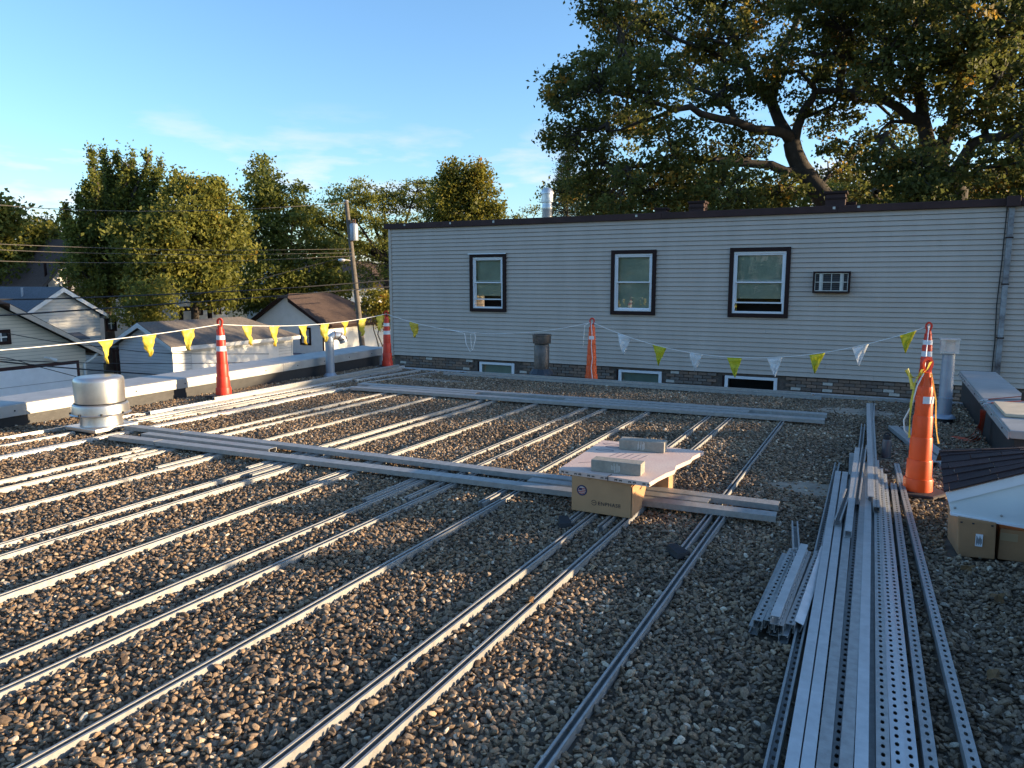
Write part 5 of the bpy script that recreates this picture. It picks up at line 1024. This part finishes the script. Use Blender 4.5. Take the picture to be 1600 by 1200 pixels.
limbs2 = [([b2, at(1487, 330, D2), at(1478, 290, D2), at(1462, 250, D2)], .50, .38), (LP([(1462, 250, 30), (1446, 205, 30), (1440, 160, 29.8), (1437, 110, 29.5), (1405, 72, 29), (1360, 38, 28.6), (1330, 0, 28)]), .28, .06),
          (LP([(1444, 190, 30), (1405, 168, 29.5), (1372, 150, 29), (1355, 118, 28.6), (1350, 96, 28.4), (1300, 84, 28), (1262, 80, 27.8)]), .19, .05), (LP([(1465, 252, 30), (1490, 196, 30.6), (1495, 150, 31), (1490, 95, 31.3), (1468, 58, 31.5), (1455, 10, 31.5)]), .28, .08),
          (LP([(1480, 290, 30), (1508, 245, 29.6), (1540, 216, 29.2), (1582, 202, 28.8), (1630, 185, 28.4), (1700, 150, 28)]), .26, .08), (LP([(1540, 216, 29.2), (1545, 180, 29), (1530, 150, 28.7), (1560, 120, 28.5)]), .12, .04), (LP([(1444, 195, 30), (1392, 190, 29.5), (1370, 215, 29)]), .10, .03), (LP([(1478, 285, 30), (1420, 270, 30.5), (1370, 300, 31)]), .12, .04)]
lob2 = []; rn2 = random.Random(8)
for (x, y, rp_, n_) in [(1340, 40, 60, 45), (1400, 20, 60, 48), (1390, 100, 50, 34), (1460, 30, 60, 45), (1530, 40, 62, 55), (1590, 30, 60, 50), (1560, 110, 58, 45), (1500, 110, 45, 28), (1600, 130, 58, 45), (1440, 140, 40, 20), (1530, 180, 42, 26), (1620, 210, 60, 42), (1570, 260, 50, 36), (1520, 295, 46, 34), (1440, 270, 46, 32), (1390, 260, 44, 30), (1390, -60, 80, 60), (1520, -60, 80, 70), (1640, -40, 80, 60), (1700, 80, 80, 60), (1690, 200, 70, 50), (1440, 310, 40, 28), (1600, 310, 50, 34), (1360, 310, 40, 26)]:
    D = 29.5+rn2.uniform(-4, 4); r = rp_*29.5/FPX; lob2.append((at(x, y, D), (r*1.08, r*1.4, r*.78), int(n_*1.22)))
oak('second big oak with a forked trunk at the right', b2, limbs2, lob2, 71, .5)
# trees standing out of the picture to the right, between the roof and the low sun
def along(s, q): return Vector((s*math.cos(SUN_AZ)-q*math.sin(SUN_AZ), s*math.sin(SUN_AZ)+q*math.cos(SUN_AZ), GZ))
for i, (s, q, h, lo) in enumerate(((34, 12.5, 4.6, [(-2, .2, 2.2), (1.6, .6, 2.0), (0, 2.0, 2.2), (-3.4, 1.6, 1.5), (3.2, 2.0, 1.6), (0, -1.2, 1.4)]), (30, -2.2, 4.2, [(-2.2, 0, 1.9), (1.5, .4, 1.9), (0, 1.8, 2.0), (2.4, -1.0, 1.2), (-1, -1.6, 1.3)]), (46, 6.2, 3.6, [(-1.2, .2, .9), (1.3, .6, 1.0)]))):
    b = along(s, q); pn_ = Vector((-math.sin(SUN_AZ), math.cos(SUN_AZ), 0))
    lobes_tree('street_tree', ['tree out of view to the right, farther back', 'tree out of view to the right, nearer', 'tall tree out of view to the right'][i], tuple(b), h+2, .28, [(b+pn_*a+Vector((0, 0, h+z+1.5)), (r, r, r*.8), 70) for a, z, r in lo], ELML, .26, 22, .55, 90+i, 'street trees out of view')

# unseen low tree added to dapple the white garage, and trees behind the viewpoint
b = Vector((-3.5, 33.5, GZ))
lobes_tree('added_shade_tree', 'unseen low tree added behind the grey building to shade the white garage', tuple(b), 3.5, .2, [(b+Vector((dx, dy, h)), (1.3, 1.3, 1.0), 46) for dx, dy, h in ((-2.6, -1.5, 4.4), (-1.0, .5, 5.2), (1.0, 1.5, 4.6), (2.4, 3.0, 5.2), (-3.2, -3.2, 5.2), (.4, -.4, 3.4))], ELML, .24, 20, .5, 97, None)
src = [o for o in C.objects if o.parent is None and o.name.startswith('background_tree')]
for k, (x, y) in enumerate(((-34, -30), (-22, -34), (-11, -36), (2, -34), (13, -38), (-46, -22))):
    r0_ = src[k % len(src)]; r = r0_.copy(); C.objects.link(r); r.location = (x, y, GZ); r.rotation_euler = (0, 0, k*1.3)
    r['label'] = ['first', 'second', 'third', 'fourth', 'fifth', 'sixth'][k]+' tree in the row behind the viewpoint, out of view'; r['group'] = 'trees behind the viewpoint'
    for ch in list(r0_.children): c = ch.copy(); C.objects.link(c); c.parent = r
